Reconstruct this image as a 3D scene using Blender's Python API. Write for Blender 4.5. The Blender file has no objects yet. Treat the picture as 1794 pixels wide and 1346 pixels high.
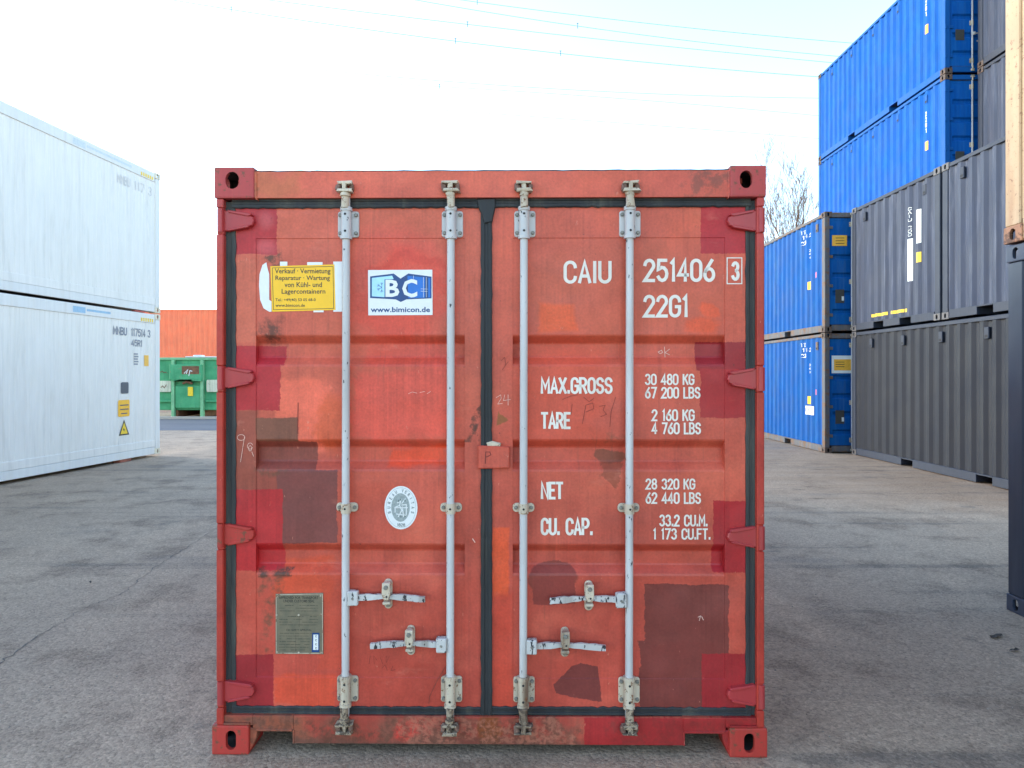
import bpy, bmesh, math, random
from mathutils import Vector, Matrix, noise as mnoise

random.seed(7)
scene = bpy.context.scene
col = scene.collection

# ------------------------------------------------------------------ camera, sky, sun, exposure
CAM_H = 1.672          # eye height in metres
F = 1200.0             # focal length in photograph pixels
CX, CY = 897.0, 658.0  # principal column and horizon row of the photograph
FRONT = 3.004          # metres from the lens to the front of the red container

cam_data = bpy.data.cameras.new('camera')
cam = bpy.data.objects.new('camera', cam_data)
col.objects.link(cam)
cam.location = (0, 0, CAM_H)
cam.rotation_euler = (math.radians(90), 0, 0)
cam_data.sensor_width = 36
cam_data.lens = 36 * F / 1794
cam_data.shift_y = -15 / 1794
cam_data.clip_start = 0.05
cam_data.clip_end = 3000
scene.camera = cam

SUN_EL = math.radians(15)
SUN_AZ = math.radians(-65)          # left of the view direction
sun_dir = Vector((math.sin(SUN_AZ) * math.cos(SUN_EL), math.cos(SUN_AZ) * math.cos(SUN_EL), math.sin(SUN_EL)))

world = bpy.data.worlds.new('World')
scene.world = world
world.use_nodes = True
wn = world.node_tree
bg = wn.nodes['Background']
sky = wn.nodes.new('ShaderNodeTexSky')
sky.sky_type = 'NISHITA'
sky.sun_disc = False
sky.sun_elevation = SUN_EL
sky.sun_rotation = SUN_AZ
sky.air_density = 1.0
sky.dust_density = 0.25
sky.ozone_density = 1.4
wn.links.new(sky.outputs[0], bg.inputs[0])
bg.inputs[1].default_value = 0.15

sun_data = bpy.data.lights.new('sun', 'SUN')
sun_data.energy = 0.5
sun_data.angle = math.radians(10)
sun_data.color = (1.0, 0.95, 0.88)
sun = bpy.data.objects.new('sun', sun_data)
col.objects.link(sun)
sun.rotation_euler = (-sun_dir).to_track_quat('-Z', 'Y').to_euler()

scene.view_settings.view_transform = 'Standard'
scene.view_settings.look = 'None'
scene.view_settings.exposure = 2.52
scene.view_settings.gamma = 1.0
scene.view_settings.use_curve_mapping = False
scene.cycles.max_bounces = 6
scene.cycles.diffuse_bounces = 4
scene.cycles.glossy_bounces = 3

KV = (1.02, 1.12, 1.26)   # a white card of albedo 1 in this shade would show this bright


def lin(v):
    v /= 255.0
    return v / 12.92 if v <= 0.04045 else ((v + 0.055) / 1.055) ** 2.4


def C(r, g, b, k=None):
    k = KV if k is None else (k, k, k)
    return (min(lin(r) / k[0], .9), min(lin(g) / k[1], .9), min(lin(b) / k[2], .9), 1.0)


# ------------------------------------------------------------------ node helper
class Mat:
    def __init__(self, name, rough=0.55, metal=0.0, spec=0.5):
        self.m = bpy.data.materials.new(name)
        self.m.use_nodes = True
        self.t = self.m.node_tree
        self.p = self.t.nodes['Principled BSDF']
        self.p.inputs['Roughness'].default_value = rough
        self.p.inputs['Metallic'].default_value = metal
        self.p.inputs['Specular IOR Level'].default_value = spec
        self._obj = None

    def node(self, typ):
        return self.t.nodes.new(typ)

    def put(self, sock, v):
        if isinstance(v, bpy.types.NodeSocket):
            self.t.links.new(v, sock)
        elif v is not None:
            sock.default_value = v

    def m_(self, op, a, b=None, c=None, clamp=False):
        n = self.node('ShaderNodeMath')
        n.operation = op
        n.use_clamp = clamp
        self.put(n.inputs[0], a)
        if b is not None: self.put(n.inputs[1], b)
        if c is not None: self.put(n.inputs[2], c)
        return n.outputs[0]

    def mix(self, fac, a, b, blend='MIX'):
        n = self.node('ShaderNodeMix')
        n.data_type = 'RGBA'
        n.blend_type = blend
        self.put(n.inputs[0], fac)
        self.put(n.inputs[6], a)
        self.put(n.inputs[7], b)
        return n.outputs[2]

    def obj(self):
        if self._obj is None:
            self._obj = self.node('ShaderNodeTexCoord').outputs['Object']
        return self._obj

    def scaled(self, v, s):
        n = self.node('ShaderNodeVectorMath')
        n.operation = 'MULTIPLY'
        self.put(n.inputs[0], v)
        n.inputs[1].default_value = s
        return n.outputs[0]

    def noise(self, vec, scale, detail=3.0, rough=0.55):
        n = self.node('ShaderNodeTexNoise')
        self.put(n.inputs['Vector'], vec)
        n.inputs['Scale'].default_value = scale
        n.inputs['Detail'].default_value = detail
        n.inputs['Roughness'].default_value = rough
        return n.outputs[0]

    def mr(self, v, a, b, c=0.0, d=1.0, smooth=False):
        n = self.node('ShaderNodeMapRange')
        n.interpolation_type = 'SMOOTHSTEP' if smooth else 'LINEAR'
        self.put(n.inputs[0], v)
        n.inputs[1].default_value = a
        n.inputs[2].default_value = b
        n.inputs[3].default_value = c
        n.inputs[4].default_value = d
        return n.outputs[0]

    def sep(self, v):
        n = self.node('ShaderNodeSeparateXYZ')
        self.put(n.inputs[0], v)
        return n.outputs

    def bump(self, h, strength=0.3, dist=0.01, prev=None):
        n = self.node('ShaderNodeBump')
        n.inputs['Strength'].default_value = strength
        n.inputs['Distance'].default_value = dist
        self.put(n.inputs['Height'], h)
        if prev is not None: self.put(n.inputs['Normal'], prev)
        return n.outputs[0]

    def out(self, colour, normal=None, rough=None):
        self.put(self.p.inputs['Base Color'], colour)
        if normal is not None: self.put(self.p.inputs['Normal'], normal)
        if rough is not None: self.put(self.p.inputs['Roughness'], rough)
        return self.m


def flat(name, c, rough=0.6, metal=0.0, var=0.12, scale=30):
    m = Mat(name, rough, metal)
    n = m.noise(m.obj(), scale, 4)
    k = m.mr(n, .25, .75, 1 - var, 1 + var)
    g = m.node('ShaderNodeCombineColor')
    for i in range(3): m.put(g.inputs[i], k)
    return m.out(m.mix(1.0, c, g.outputs[0], 'MULTIPLY'))


def grey3(m, k):
    g = m.node('ShaderNodeCombineColor')
    for i in range(3): m.put(g.inputs[i], k)
    return g.outputs[0]


def paint(name, c, var=0.10, streak=0.12, rust=0.0, rustc=(0.11, 0.045, 0.02, 1), rough=0.5, dirt=None, dirt_amt=0.0, chip=0.0, rscale=9, lowdirt=0.0, spec=0.4, fade=None, fade_amt=0.0):
    m = Mat(name, rough, spec=spec)
    o = m.obj()
    n1 = m.noise(o, 1.7, 4)
    st = m.noise(m.scaled(o, (9, 9, .45)), 2.0, 4, .6)
    k = m.m_('ADD', m.mr(n1, .3, .7, 1 - var, 1 + var), m.mr(st, .3, .7, -streak, streak))
    c1 = m.mix(1.0, c, grey3(m, k), 'MULTIPLY')
    if fade is not None:
        f = m.noise(m.scaled(o, (1, 1, .6)), 2.6, 5, .65)
        c1 = m.mix(m.mr(f, .45, .75, 0, fade_amt, True), c1, fade)
    if dirt is not None:
        d = m.noise(m.scaled(o, (6, 6, .6)), 1.6, 5, .65)
        c1 = m.mix(m.mr(d, .48, .8, 0, dirt_amt, True), c1, dirt)
    if rust > 0:
        r1 = m.noise(o, rscale, 6, .7)
        r2 = m.noise(o, rscale * 6, 3, .6)
        r = m.m_('ADD', m.m_('MULTIPLY', r1, .75), m.m_('MULTIPLY', r2, .25))
        edge = .68 - .32 * rust
        rm = m.mr(r, edge, edge + .06, 0, 1, True)
        rc = m.mix(m.noise(o, 40, 3), rustc, (rustc[0] * 2.2, rustc[1] * 2.1, rustc[2] * 1.8, 1))
        c1 = m.mix(rm, c1, rc)
    if chip > 0:
        ch = m.noise(m.scaled(o, (1, 1, .4)), 60, 3, .6)
        c1 = m.mix(m.mr(ch, .74 - chip * .1, .77 - chip * .1, 0, 1), c1, (0.03, 0.03, 0.035, 1))
    fine = m.noise(o, 120, 2)
    big = m.noise(m.scaled(o, (1, 1, 1)), 3.2, 2)
    b = m.bump(big, .25, .03)
    b = m.bump(fine, .06, .002, b)
    rr = m.mr(n1, .3, .7, rough - .08, rough + .1)
    return m.out(c1, b, rr)


# ------------------------------------------------------------------ mesh builder
class MB:
    def __init__(self):
        self.v, self.f, self.mi, self.cur, self.smooth = [], [], [], 0, []

    def add(self, pts, faces, smooth=False):
        b = len(self.v)
        self.v.extend([tuple(p) for p in pts])
        for fc in faces:
            self.f.append([b + i for i in fc])
            self.mi.append(self.cur)
            self.smooth.append(smooth)

    def poly(self, pts):
        self.add(pts, [list(range(len(pts)))])

    def box(self, x0, x1, y0, y1, z0, z1, c=0.0):
        x0, x1 = min(x0, x1), max(x0, x1); y0, y1 = min(y0, y1), max(y0, y1); z0, z1 = min(z0, z1), max(z0, z1)
        c = min(c, (x1 - x0) * .45, (y1 - y0) * .45, (z1 - z0) * .45)
        if c <= 0:
            p = [(x, y, z) for x in (x0, x1) for y in (y0, y1) for z in (z0, z1)]
            self.add(p, [(0, 1, 3, 2), (4, 6, 7, 5), (0, 4, 5, 1), (2, 3, 7, 6), (0, 2, 6, 4), (1, 5, 7, 3)])
            return
        lo, hi = (x0, y0, z0), (x1, y1, z1)
        pts, idx = [], {}
        for s in [(a, b, d) for a in (0, 1) for b in (0, 1) for d in (0, 1)]:
            for ax in range(3):
                p = []
                for k in range(3):
                    base = hi[k] if s[k] else lo[k]
                    if k != ax: base += -c if s[k] else c
                    p.append(base)
                idx[(s, ax)] = len(pts); pts.append(p)
        fs = []
        for ax in range(3):
            o1, o2 = (ax + 1) % 3, (ax + 2) % 3
            for sv in (0, 1):
                q = []
                for (a, b) in ((0, 0), (1, 0), (1, 1), (0, 1)):
                    s = [0, 0, 0]; s[ax] = sv; s[o1] = a; s[o2] = b
                    q.append(idx[(tuple(s), ax)])
                fs.append(q if sv else q[::-1])
            for a in (0, 1):
                for b in (0, 1):
                    s0 = [0, 0, 0]; s0[o1] = a; s0[o2] = b; s0[ax] = 0
                    s1 = list(s0); s1[ax] = 1
                    q = [idx[(tuple(s0), o1)], idx[(tuple(s1), o1)], idx[(tuple(s1), o2)], idx[(tuple(s0), o2)]]
                    fs.append(q if (a == b) else q[::-1])
        for s in [(a, b, d) for a in (0, 1) for b in (0, 1) for d in (0, 1)]:
            t = [idx[(s, 0)], idx[(s, 1)], idx[(s, 2)]]
            fs.append(t if sum(s) % 2 == 1 else t[::-1])
        self.add(pts, fs)

    def prism(self, poly, y0, y1, c=0.0):
        """poly: list of (x, z) seen from the front (y0 is the front)."""
        n = len(poly)
        area = sum(poly[i][0] * poly[(i + 1) % n][1] - poly[(i + 1) % n][0] * poly[i][1] for i in range(n))
        if area < 0: poly = poly[::-1]
        if c > 0:
            ins = offset_poly(poly, c)
            pts = [(x, y0, z) for x, z in ins] + [(x, y0 + c, z) for x, z in poly] + [(x, y1, z) for x, z in poly]
            fs = [list(range(n))]
            for i in range(n):
                j = (i + 1) % n
                fs.append([j, i, n + i, n + j]); fs.append([n + j, n + i, 2 * n + i, 2 * n + j])
            fs.append([2 * n + i for i in range(n)][::-1])
        else:
            pts = [(x, y0, z) for x, z in poly] + [(x, y1, z) for x, z in poly]
            fs = [list(range(n)), [n + i for i in range(n)][::-1]]
            for i in range(n):
                j = (i + 1) % n
                fs.append([j, i, n + i, n + j])
        self.add(pts, fs)

    def tube(self, pts, r, n=8, caps=True, smooth=True):
        pts = [Vector(p) for p in pts]
        rs = r if isinstance(r, (list, tuple)) else [r] * len(pts)
        vs, fs = [], []
        up = None
        for i, p in enumerate(pts):
            d = (pts[min(i + 1, len(pts) - 1)] - pts[max(i - 1, 0)]).normalized()
            if up is None:
                up = Vector((0, 0, 1)) if abs(d.z) < .9 else Vector((0, -1, 0))
            a = d.cross(up).normalized(); b = a.cross(d).normalized(); up = b
            for k in range(n):
                t = 2 * math.pi * k / n
                vs.append(p + (a * math.cos(t) + b * math.sin(t)) * rs[i])
        for i in range(len(pts) - 1):
            for k in range(n):
                j = (k + 1) % n
                fs.append([i * n + k, i * n + j, (i + 1) * n + j, (i + 1) * n + k])
        self.add(vs, fs, smooth)
        if caps:
            m = (len(pts) - 1) * n
            self.add(vs[:n], [list(range(n))[::-1]])
            self.add(vs[m:m + n], [list(range(n))])

    def disc(self, x, y, z, r, n=12, depth=0.0):
        """a bolt head or dot facing -y"""
        poly = [(x + r * math.cos(2 * math.pi * k / n), z + r * math.sin(2 * math.pi * k / n)) for k in range(n)]
        if depth > 0: self.prism(poly, y - depth, y, min(.002, depth * .4))
        else: self.poly([(a, y, b) for a, b in poly])

    def jitter(self, amp, freq=38.0):
        self.v = [tuple(Vector(p) + mnoise.noise_vector(Vector(p) * freq) * amp) for p in self.v]
        return self

    def mesh(self, name, mats):
        me = bpy.data.meshes.new(name)
        me.from_pydata(self.v, [], self.f)
        for m in (mats if isinstance(mats, (list, tuple)) else [mats]):
            me.materials.append(m)
        me.polygons.foreach_set('material_index', self.mi)
        me.polygons.foreach_set('use_smooth', self.smooth)
        me.update()
        return me

    def build(self, name, mats, parent=None, loc=None, **tags):
        o = bpy.data.objects.new(name, self.mesh(name, mats))
        col.objects.link(o)
        if parent is not None: o.parent = parent
        if loc is not None: o.location = loc
        for k_, v_ in tags.items(): o[k_] = v_
        return o


def offset_poly(poly, c):
    n = len(poly); out = []
    for i in range(n):
        p0, p1, p2 = Vector(poly[i - 1]), Vector(poly[i]), Vector(poly[(i + 1) % n])
        e1, e2 = (p1 - p0), (p2 - p1)
        if e1.length < 1e-9 or e2.length < 1e-9:
            out.append(tuple(p1)); continue
        e1.normalize(); e2.normalize()
        n1, n2 = Vector((-e1.y, e1.x)), Vector((-e2.y, e2.x))
        b = n1 + n2
        if b.length < 1e-6: b = n1.copy()
        b.normalize()
        k = c / max(.35, b.dot(n1))
        out.append(tuple(p1 + b * k))
    return out


def rrect(x0, x1, z0, z1, r, n=5):
    pts = []
    for cx, cz, a0 in ((x1 - r, z0 + r, -90), (x1 - r, z1 - r, 0), (x0 + r, z1 - r, 90), (x0 + r, z0 + r, 180)):
        for k in range(n + 1):
            a = math.radians(a0 + 90 * k / n)
            pts.append((cx + r * math.cos(a), cz + r * math.sin(a)))
    return pts


def thing(name, label, cat, loc=(0, 0, 0), rz=0.0, group=None):
    o = bpy.data.objects.new(name, None)
    o.empty_display_size = .3
    col.objects.link(o)
    o.location = loc; o.rotation_euler = (0, 0, rz)
    o['label'] = label; o['category'] = cat
    if group: o['group'] = group
    return o


# ------------------------------------------------------------------ stroke lettering
def arc(cx, cy, rx, ry, a0, a1, n=9):
    return [(cx + rx * math.cos(math.radians(a0 + (a1 - a0) * i / n)), cy + ry * math.sin(math.radians(a0 + (a1 - a0) * i / n))) for i in range(n + 1)]


GL = {
    'A': (1, [[(0, 0), (.5, 2), (1, 0)], [(.16, .6), (.84, .6)]]),
    'B': (1, [[(0, 0), (0, 2), (.5, 2)] + arc(.5, 1.52, .42, .48, 90, -90) + [(0, 1.04)], [(.5, 1.04)] + arc(.5, .52, .5, .52, 90, -90) + [(0, 0)]]),
    'C': (1, [arc(.5, 1.5, .5, .5, 0, 180) + arc(.5, .5, .5, .5, 180, 360)]),
    'E': (.85, [[(.85, 2), (0, 2), (0, 0), (.85, 0)], [(0, 1.05), (.7, 1.05)]]),
    'F': (.85, [[(.85, 2), (0, 2), (0, 0)], [(0, 1.05), (.7, 1.05)]]),
    'G': (1, [arc(.5, 1.5, .5, .5, 0, 180) + arc(.5, .5, .5, .5, 180, 360) + [(1, .95), (.6, .95)]]),
    'I': (.15, [[(.07, 0), (.07, 2)]]),
    'K': (1, [[(0, 0), (0, 2)], [(.95, 2), (.03, .9)], [(.35, 1.25), (1, 0)]]),
    'L': (.8, [[(0, 2), (0, 0), (.8, 0)]]),
    'M': (1.15, [[(0, 0), (0, 2), (.57, .7), (1.15, 2), (1.15, 0)]]),
    'N': (1, [[(0, 0), (0, 2), (1, 0), (1, 2)]]),
    'O': (1, [arc(.5, 1.45, .5, .55, 0, 180) + arc(.5, .55, .5, .55, 180, 360) + [(1, 1.45)]]),
    'P': (1, [[(0, 0), (0, 2), (.5, 2)] + arc(.5, 1.45, .48, .55, 90, -90) + [(0, .9)]]),
    'R': (1, [[(0, 0), (0, 2), (.5, 2)] + arc(.5, 1.48, .47, .52, 90, -90) + [(0, .96)], [(.5, .96), (1, 0)]]),
    'S': (1, [arc(.5, 1.52, .47, .48, 10, 265) + arc(.5, .52, .49, .52, 85, -170)]),
    'T': (.95, [[(0, 2), (.95, 2)], [(.47, 2), (.47, 0)]]),
    'U': (1, [[(0, 2)] + arc(.5, .5, .5, .5, 180, 360) + [(1, 2)]]),
    'X': (1, [[(0, 0), (1, 2)], [(0, 2), (1, 0)]]),
    'W': (1.2, [[(0, 2), (.3, 0), (.6, 1.6), (.9, 0), (1.2, 2)]]),
    'V': (1, [[(0, 2), (.5, 0), (1, 2)]]),
    'H': (1, [[(0, 0), (0, 2)], [(1, 0), (1, 2)], [(0, 1), (1, 1)]]),
    'D': (1, [[(0, 0), (0, 2), (.45, 2)] + arc(.45, 1.4, .55, .6, 90, 0) + arc(.45, .6, .55, .6, 0, -90) + [(0, 0)]]),
    '0': (1, [arc(.5, 1.5, .5, .5, 0, 180) + arc(.5, .5, .5, .5, 180, 360) + [(1, 1.5)]]),
    '1': (.45, [[(.08, 1.72), (.3, 2), (.3, 0)]]),
    '2': (1, [arc(.5, 1.5, .48, .5, 175, -25) + [(0, 0), (1, 0)]]),
    '3': (1, [arc(.48, 1.53, .45, .47, 160, -90) + arc(.48, .53, .5, .53, 90, -160)]),
    '4': (1, [[(.72, 0), (.72, 2), (0, .55), (1, .55)]]),
    '5': (1, [[(.92, 2), (.12, 2), (.06, 1.1)] + arc(.5, .65, .5, .65, 130, -155)]),
    '6': (1, [[(.8, 2), (.1, .95)] + arc(.5, .58, .48, .58, 150, 510, 16)]),
    '7': (1, [[(0, 2), (1, 2), (.35, 0)]]),
    '8': (1, [arc(.5, 1.53, .43, .47, -90, 270, 16), arc(.5, .53, .5, .53, 90, 450, 16)]),
    '.': (.2, [[(.1, 0), (.1, .26)]]),
    ' ': (.55, []),
}


def ribbon(pts, t):
    """quads of a stroke of width t along 2-D pts"""
    n = len(pts)
    P2 = [Vector(p) for p in pts]
    L, R = [], []
    closed = (P2[0] - P2[-1]).length < 1e-6
    for i in range(n):
        a = P2[i] - P2[i - 1] if i > 0 else (P2[-1] - P2[-2] if closed else P2[1] - P2[0])
        b = P2[i + 1] - P2[i] if i < n - 1 else (P2[1] - P2[0] if closed else P2[-1] - P2[-2])
        if a.length < 1e-9: a = b
        if b.length < 1e-9: b = a
        a = a.normalized(); b = b.normalized()
        na, nb = Vector((-a.y, a.x)), Vector((-b.y, b.x))
        m = na + nb
        if m.length < .2: m = na.copy()
        m.normalize()
        k = t * .5 / max(.45, m.dot(na))
        p = P2[i].copy()
        if not closed and i == 0: p = p - b * t * .35
        if not closed and i == n - 1: p = p + a * t * .35
        L.append(p + m * k); R.append(p - m * k)
    return [(L[i], L[i + 1], R[i + 1], R[i]) for i in range(n - 1)]


def stroke_text(s, x0, x1, z0, z1, tk=.15, gap=.42):
    """quads in (u, v), fitted to the box"""
    tot, items = 0, []
    for ch in s:
        w, st = GL[ch]
        items.append((tot, st)); tot += w + gap
    tot -= gap
    hgt = z1 - z0
    t = hgt * tk
    sx = (x1 - x0 - t) / tot
    sz = (hgt - t) / 2
    out = []
    for off, st in items:
        for k, pl in enumerate(st):
            q = ribbon([(x0 + t / 2 + (off + px) * sx, z0 + t / 2 + pz * sz) for px, pz in pl], t)
            out.append(q)
    return out


def put_text(mb, s, x0, x1, z0, z1, y, **kw):
    for i, q in enumerate(stroke_text(s, x0, x1, z0, z1, **kw)):
        for (a, b, c, d) in q:
            yy = y - .00015 * (i % 3)
            mb.poly([(d.x, yy, d.y), (c.x, yy, c.y), (b.x, yy, b.y), (a.x, yy, a.y)])


def put_strokes(mb, lines, t, y):
    for i, pl in enumerate(lines):
        for (a, b, c, d) in ribbon(pl, t):
            yy = y - .00012 * (i % 4)
            mb.poly([(d.x, yy, d.y), (c.x, yy, c.y), (b.x, yy, b.y), (a.x, yy, a.y)])


def font_text(mb, s, x0, x1, z0, z1, y, bold=0.0, keep=True):
    """built-in font print fitted into the box (x0..x1 wide, cap height z0..z1)"""
    cu = bpy.data.curves.new('print', 'FONT')
    cu.body = s
    cu.offset = bold
    cu.resolution_u = 2
    ob = bpy.data.objects.new('print', cu)
    col.objects.link(ob)
    dg = bpy.context.evaluated_depsgraph_get()
    me = bpy.data.meshes.new_from_object(ob.evaluated_get(dg))
    xs = [v.co.x for v in me.vertices]; ys = [v.co.y for v in me.vertices]
    ax, bx, ay, by = min(xs), max(xs), min(ys), max(ys)
    if keep: ay, by = min(ay, -.17 if any(c in 'gpqyj,' for c in s) else 0), by
    fx = (x1 - x0) / (bx - ax); fz = (z1 - z0) / (by - ay)
    mb.add([(x0 + (v.co.x - ax) * fx, y, z0 + (v.co.y - ay) * fz) for v in me.vertices], [list(p.vertices) for p in me.polygons])
    bpy.data.objects.remove(ob); bpy.data.curves.remove(cu); bpy.data.meshes.remove(me)


# ------------------------------------------------------------------ materials
M = {}
M['galv'] = paint('galvanised_rod', C(196, 200, 208), var=.10, streak=.10, dirt=C(150, 138, 124), dirt_amt=.6, chip=.75, rough=.45)
M['grip'] = paint('worn_grip', C(190, 194, 200), var=.2, streak=.05, rust=.10, dirt=C(120, 108, 96), dirt_amt=.8, chip=1.6, rough=.5, rscale=30)
M['galv_dirty'] = paint('galvanised_dirty', C(198, 190, 176), var=.18, streak=.14, rust=.40, dirt=C(112, 92, 76), dirt_amt=1.0, rough=.6, rscale=34)
M['bolt'] = flat('bolt_steel', C(128, 130, 128), .5, .3, .25, 80)
M['rust_bolt'] = flat('rusty_keeper', C(120, 96, 88), .7, .1, .4, 60)
M['cam_low'] = paint('greasy_cam', C(160, 148, 132), var=.25, streak=.2, rust=.62, rustc=(.05, .035, .028, 1), dirt=C(92, 74, 62), dirt_amt=1.0, rough=.65, rscale=40)
M['hole'] = flat('dark_hole', (0.012, 0.012, 0.014, 1), .8)
M['rubber'] = paint('door_gasket_rubber', C(46, 49, 54), var=.3, streak=.2, dirt=C(92, 94, 88), dirt_amt=.85, rough=.6, rscale=20, spec=.35, rust=.12, rustc=(.012, .012, .012, 1))
M['red_casting'] = paint('red_casting_paint', C(176, 56, 50), var=.12, streak=.10, rust=.44, rustc=(.11, .035, .02, 1), rough=.6, dirt=C(112, 64, 54), dirt_amt=.9, rscale=22)
M['red_pale_casting'] = paint('faded_red_casting_paint', C(176, 74, 76), var=.12, streak=.10, rust=.42, rustc=(.12, .045, .03, 1), rough=.6, dirt=C(140, 90, 82), dirt_amt=.8, rscale=22)
M['crimson'] = paint('crimson_touch_up', C(168, 50, 56), var=.12, streak=.10, rough=.42, spec=.5, dirt=C(150, 86, 84), dirt_amt=.6, rust=.16, rscale=26)
M['dark_inside'] = flat('dark_inside', (0.03, 0.022, 0.02, 1), .9)
M['underside'] = flat('dirty_underside', (0.07, 0.05, 0.04, 1), .9)
M['white_print'] = paint('white_lettering_paint', C(232, 232, 230), var=.05, streak=.06, rough=.55, dirt=C(200, 180, 168), dirt_amt=.5)
M['white_sticker'] = flat('white_sticker', C(226, 234, 244), .35, 0, .04)
M['yellow_sticker'] = flat('yellow_sticker', C(250, 184, 0, 1.0), .35, 0, .05)
M['black_print'] = flat('black_print', (0.02, 0.02, 0.02, 1), .5)
M['navy_print'] = flat('navy_print', C(0, 62, 124, 1.15), .4)
M['blue_print'] = flat('blue_print', C(0, 108, 198, 1.15), .4)
M['sky_print'] = flat('pale_blue_print', C(170, 216, 246, 1), .4)
M['grey_print'] = flat('grey_print', C(150, 164, 170), .5, 0, .25, 120)
M['chalk'] = flat('chalk', C(226, 188, 180), .9, 0, .3, 200)
M['scratch'] = flat('scratch', C(116, 50, 44), .8, 0, .3, 100)


# ------------------------------------------------------------------ red container measures
RX = -0.104 + 0.0


def P(px, py, d=0.0):
    """photograph pixel -> (x, z) on the red container at d metres behind its front plane"""
    s = (FRONT + d) / F
    return ((px - CX) * s - RX, CAM_H - (py - CY) * s)


def PX(px, d=0.0): return P(px, 0, d)[0]
def PZ(py, d=0.0): return P(0, py, d)[1]


DD = 0.045   # door skin depth behind the castings


def layered(name, base_top, base_low, layers, rough=.5):
    """weathered paint with patches of other paint at their places on the door (container coordinates, metres)"""
    m = Mat(name, rough, spec=.4)
    o = m.obj()
    x, y, z = m.sep(o)
    big = m.noise(o, 2.2, 5, .6)
    st = m.noise(m.scaled(o, (14, 1, .5)), 2.2, 5, .65)
    st2 = m.noise(m.scaled(o, (50, 1, .25)), 1.5, 3, .6)
    wob = m.noise(o, 16, 5, .65)
    wob2 = m.noise(m.scaled(o, (1, 1, 1)), 5, 3, .5)
    fine = m.noise(o, 90, 4, .6)
    brush = m.noise(m.scaled(o, (70, 1, 5)), 1.0, 3, .6)
    wx = m.m_('SUBTRACT', wob, .5)
    wz = m.m_('SUBTRACT', wob2, .5)
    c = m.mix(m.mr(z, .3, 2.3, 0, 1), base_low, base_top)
    c = m.mix(m.mr(big, .45, .72, 0, .55, True), c, C(206, 112, 92))
    c = m.mix(m.mr(st, .52, .78, 0, .45, True), c, C(150, 70, 62))
    for L in layers:
        kind, amp, edge, alpha = L['k'], L.get('amp', .006) * 2.6, L.get('e', .0015), L.get('a', 1.0)
        xx = m.m_('MULTIPLY_ADD', wx, amp * 2, x)
        zz = m.m_('MULTIPLY_ADD', wz, amp * 2, z)
        if edge < .006:
            xx = m.m_('MULTIPLY_ADD', m.m_('SUBTRACT', fine, .5), L.get('fine', .012), xx)
            zz = m.m_('MULTIPLY_ADD', m.m_('SUBTRACT', brush, .5), .014, zz)
        if kind in ('r', 'e'):
            (xa, za), (xb, zb) = P(L['b'][0], L['b'][1], DD), P(L['b'][2], L['b'][3], DD)
            cx, cz, hx, hz = (xa + xb) / 2, (za + zb) / 2, abs(xb - xa) / 2, abs(zb - za) / 2
            dx = m.m_('ABSOLUTE', m.m_('SUBTRACT', xx, cx))
            dz = m.m_('ABSOLUTE', m.m_('SUBTRACT', zz, cz))
            if kind == 'r':
                d = m.m_('MAXIMUM', m.m_('SUBTRACT', dx, hx), m.m_('SUBTRACT', dz, hz))
            else:
                ex = m.m_('POWER', m.m_('DIVIDE', dx, hx), 2.0); ez = m.m_('POWER', m.m_('DIVIDE', dz, hz), 2.0)
                d = m.m_('MULTIPLY', m.m_('SUBTRACT', m.m_('SQRT', m.m_('ADD', ex, ez)), 1.0), min(hx, hz))
        else:
            pts = [P(a, b, DD) for a, b in L['b']]
            n = len(pts)
            area = sum(pts[i][0] * pts[(i + 1) % n][1] - pts[(i + 1) % n][0] * pts[i][1] for i in range(n))
            if area < 0: pts = pts[::-1]
            d = None
            for i in range(n):
                (ax, az), (bx, bz) = pts[i], pts[(i + 1) % n]
                l = math.hypot(bx - ax, bz - az)
                nx, nz = (bz - az) / l, -(bx - ax) / l
                e = m.m_('MULTIPLY_ADD', xx, nx, m.m_('MULTIPLY_ADD', zz, nz, -(nx * ax + nz * az)))
                d = e if d is None else m.m_('MAXIMUM', d, e)
        mask = m.mr(d, edge, -edge, 0, alpha, True)
        if L.get('blotch'):
            mask = m.m_('MULTIPLY', mask, m.mr(m.noise(o, L['blotch'], 5, .7), .42, .6, 0, 1, True))
        c = m.mix(mask, c, L['c'])
    # fine wear that belongs to the metal: streaks, grain, rust freckles
    patchy = m.noise(m.scaled(o, (1, 1, .8)), 3.4, 4, .65)
    k = m.m_('ADD', m.mr(fine, .3, .7, .90, 1.10), m.m_('MULTIPLY', m.mr(st2, .3, .7, -.16, .10), m.mr(patchy, .42, .66, 0, 1, True)))
    k = m.m_('ADD', k, m.m_('ADD', m.mr(m.noise(o, 9, 5, .7), .3, .7, -.13, .13), m.mr(m.noise(m.scaled(o, (1, 1, .55)), 2.8, 5, .6), .35, .65, -.12, .10)))
    c = m.mix(1.0, c, grey3(m, k), 'MULTIPLY')
    c = m.mix(1.0, c, (1.02, .88, .80, 1), 'MULTIPLY')
    # dirty water runs in a few places only
    run = m.m_('MULTIPLY', m.mr(m.noise(m.scaled(o, (26, 1, .7)), 1.3, 4, .65), .58, .72, 0, 1, True), m.mr(m.noise(o, 1.9, 3, .6), .50, .66, 0, .6, True))
    c = m.mix(run, c, C(112, 70, 60))
    # bleached, chalky rubs
    rub = m.m_('MULTIPLY', m.mr(m.noise(m.scaled(o, (2.2, 1, 7)), 1.7, 6, .72), .56, .70, 0, 1, True), m.mr(patchy, .5, .3, 0, .45, True))
    c = m.mix(rub, c, C(214, 134, 116))
    fr = m.noise(o, 34, 5, .75)
    c = m.mix(m.mr(fr, .69, .73, 0, .85), c, (0.055, 0.026, 0.02, 1))
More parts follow.
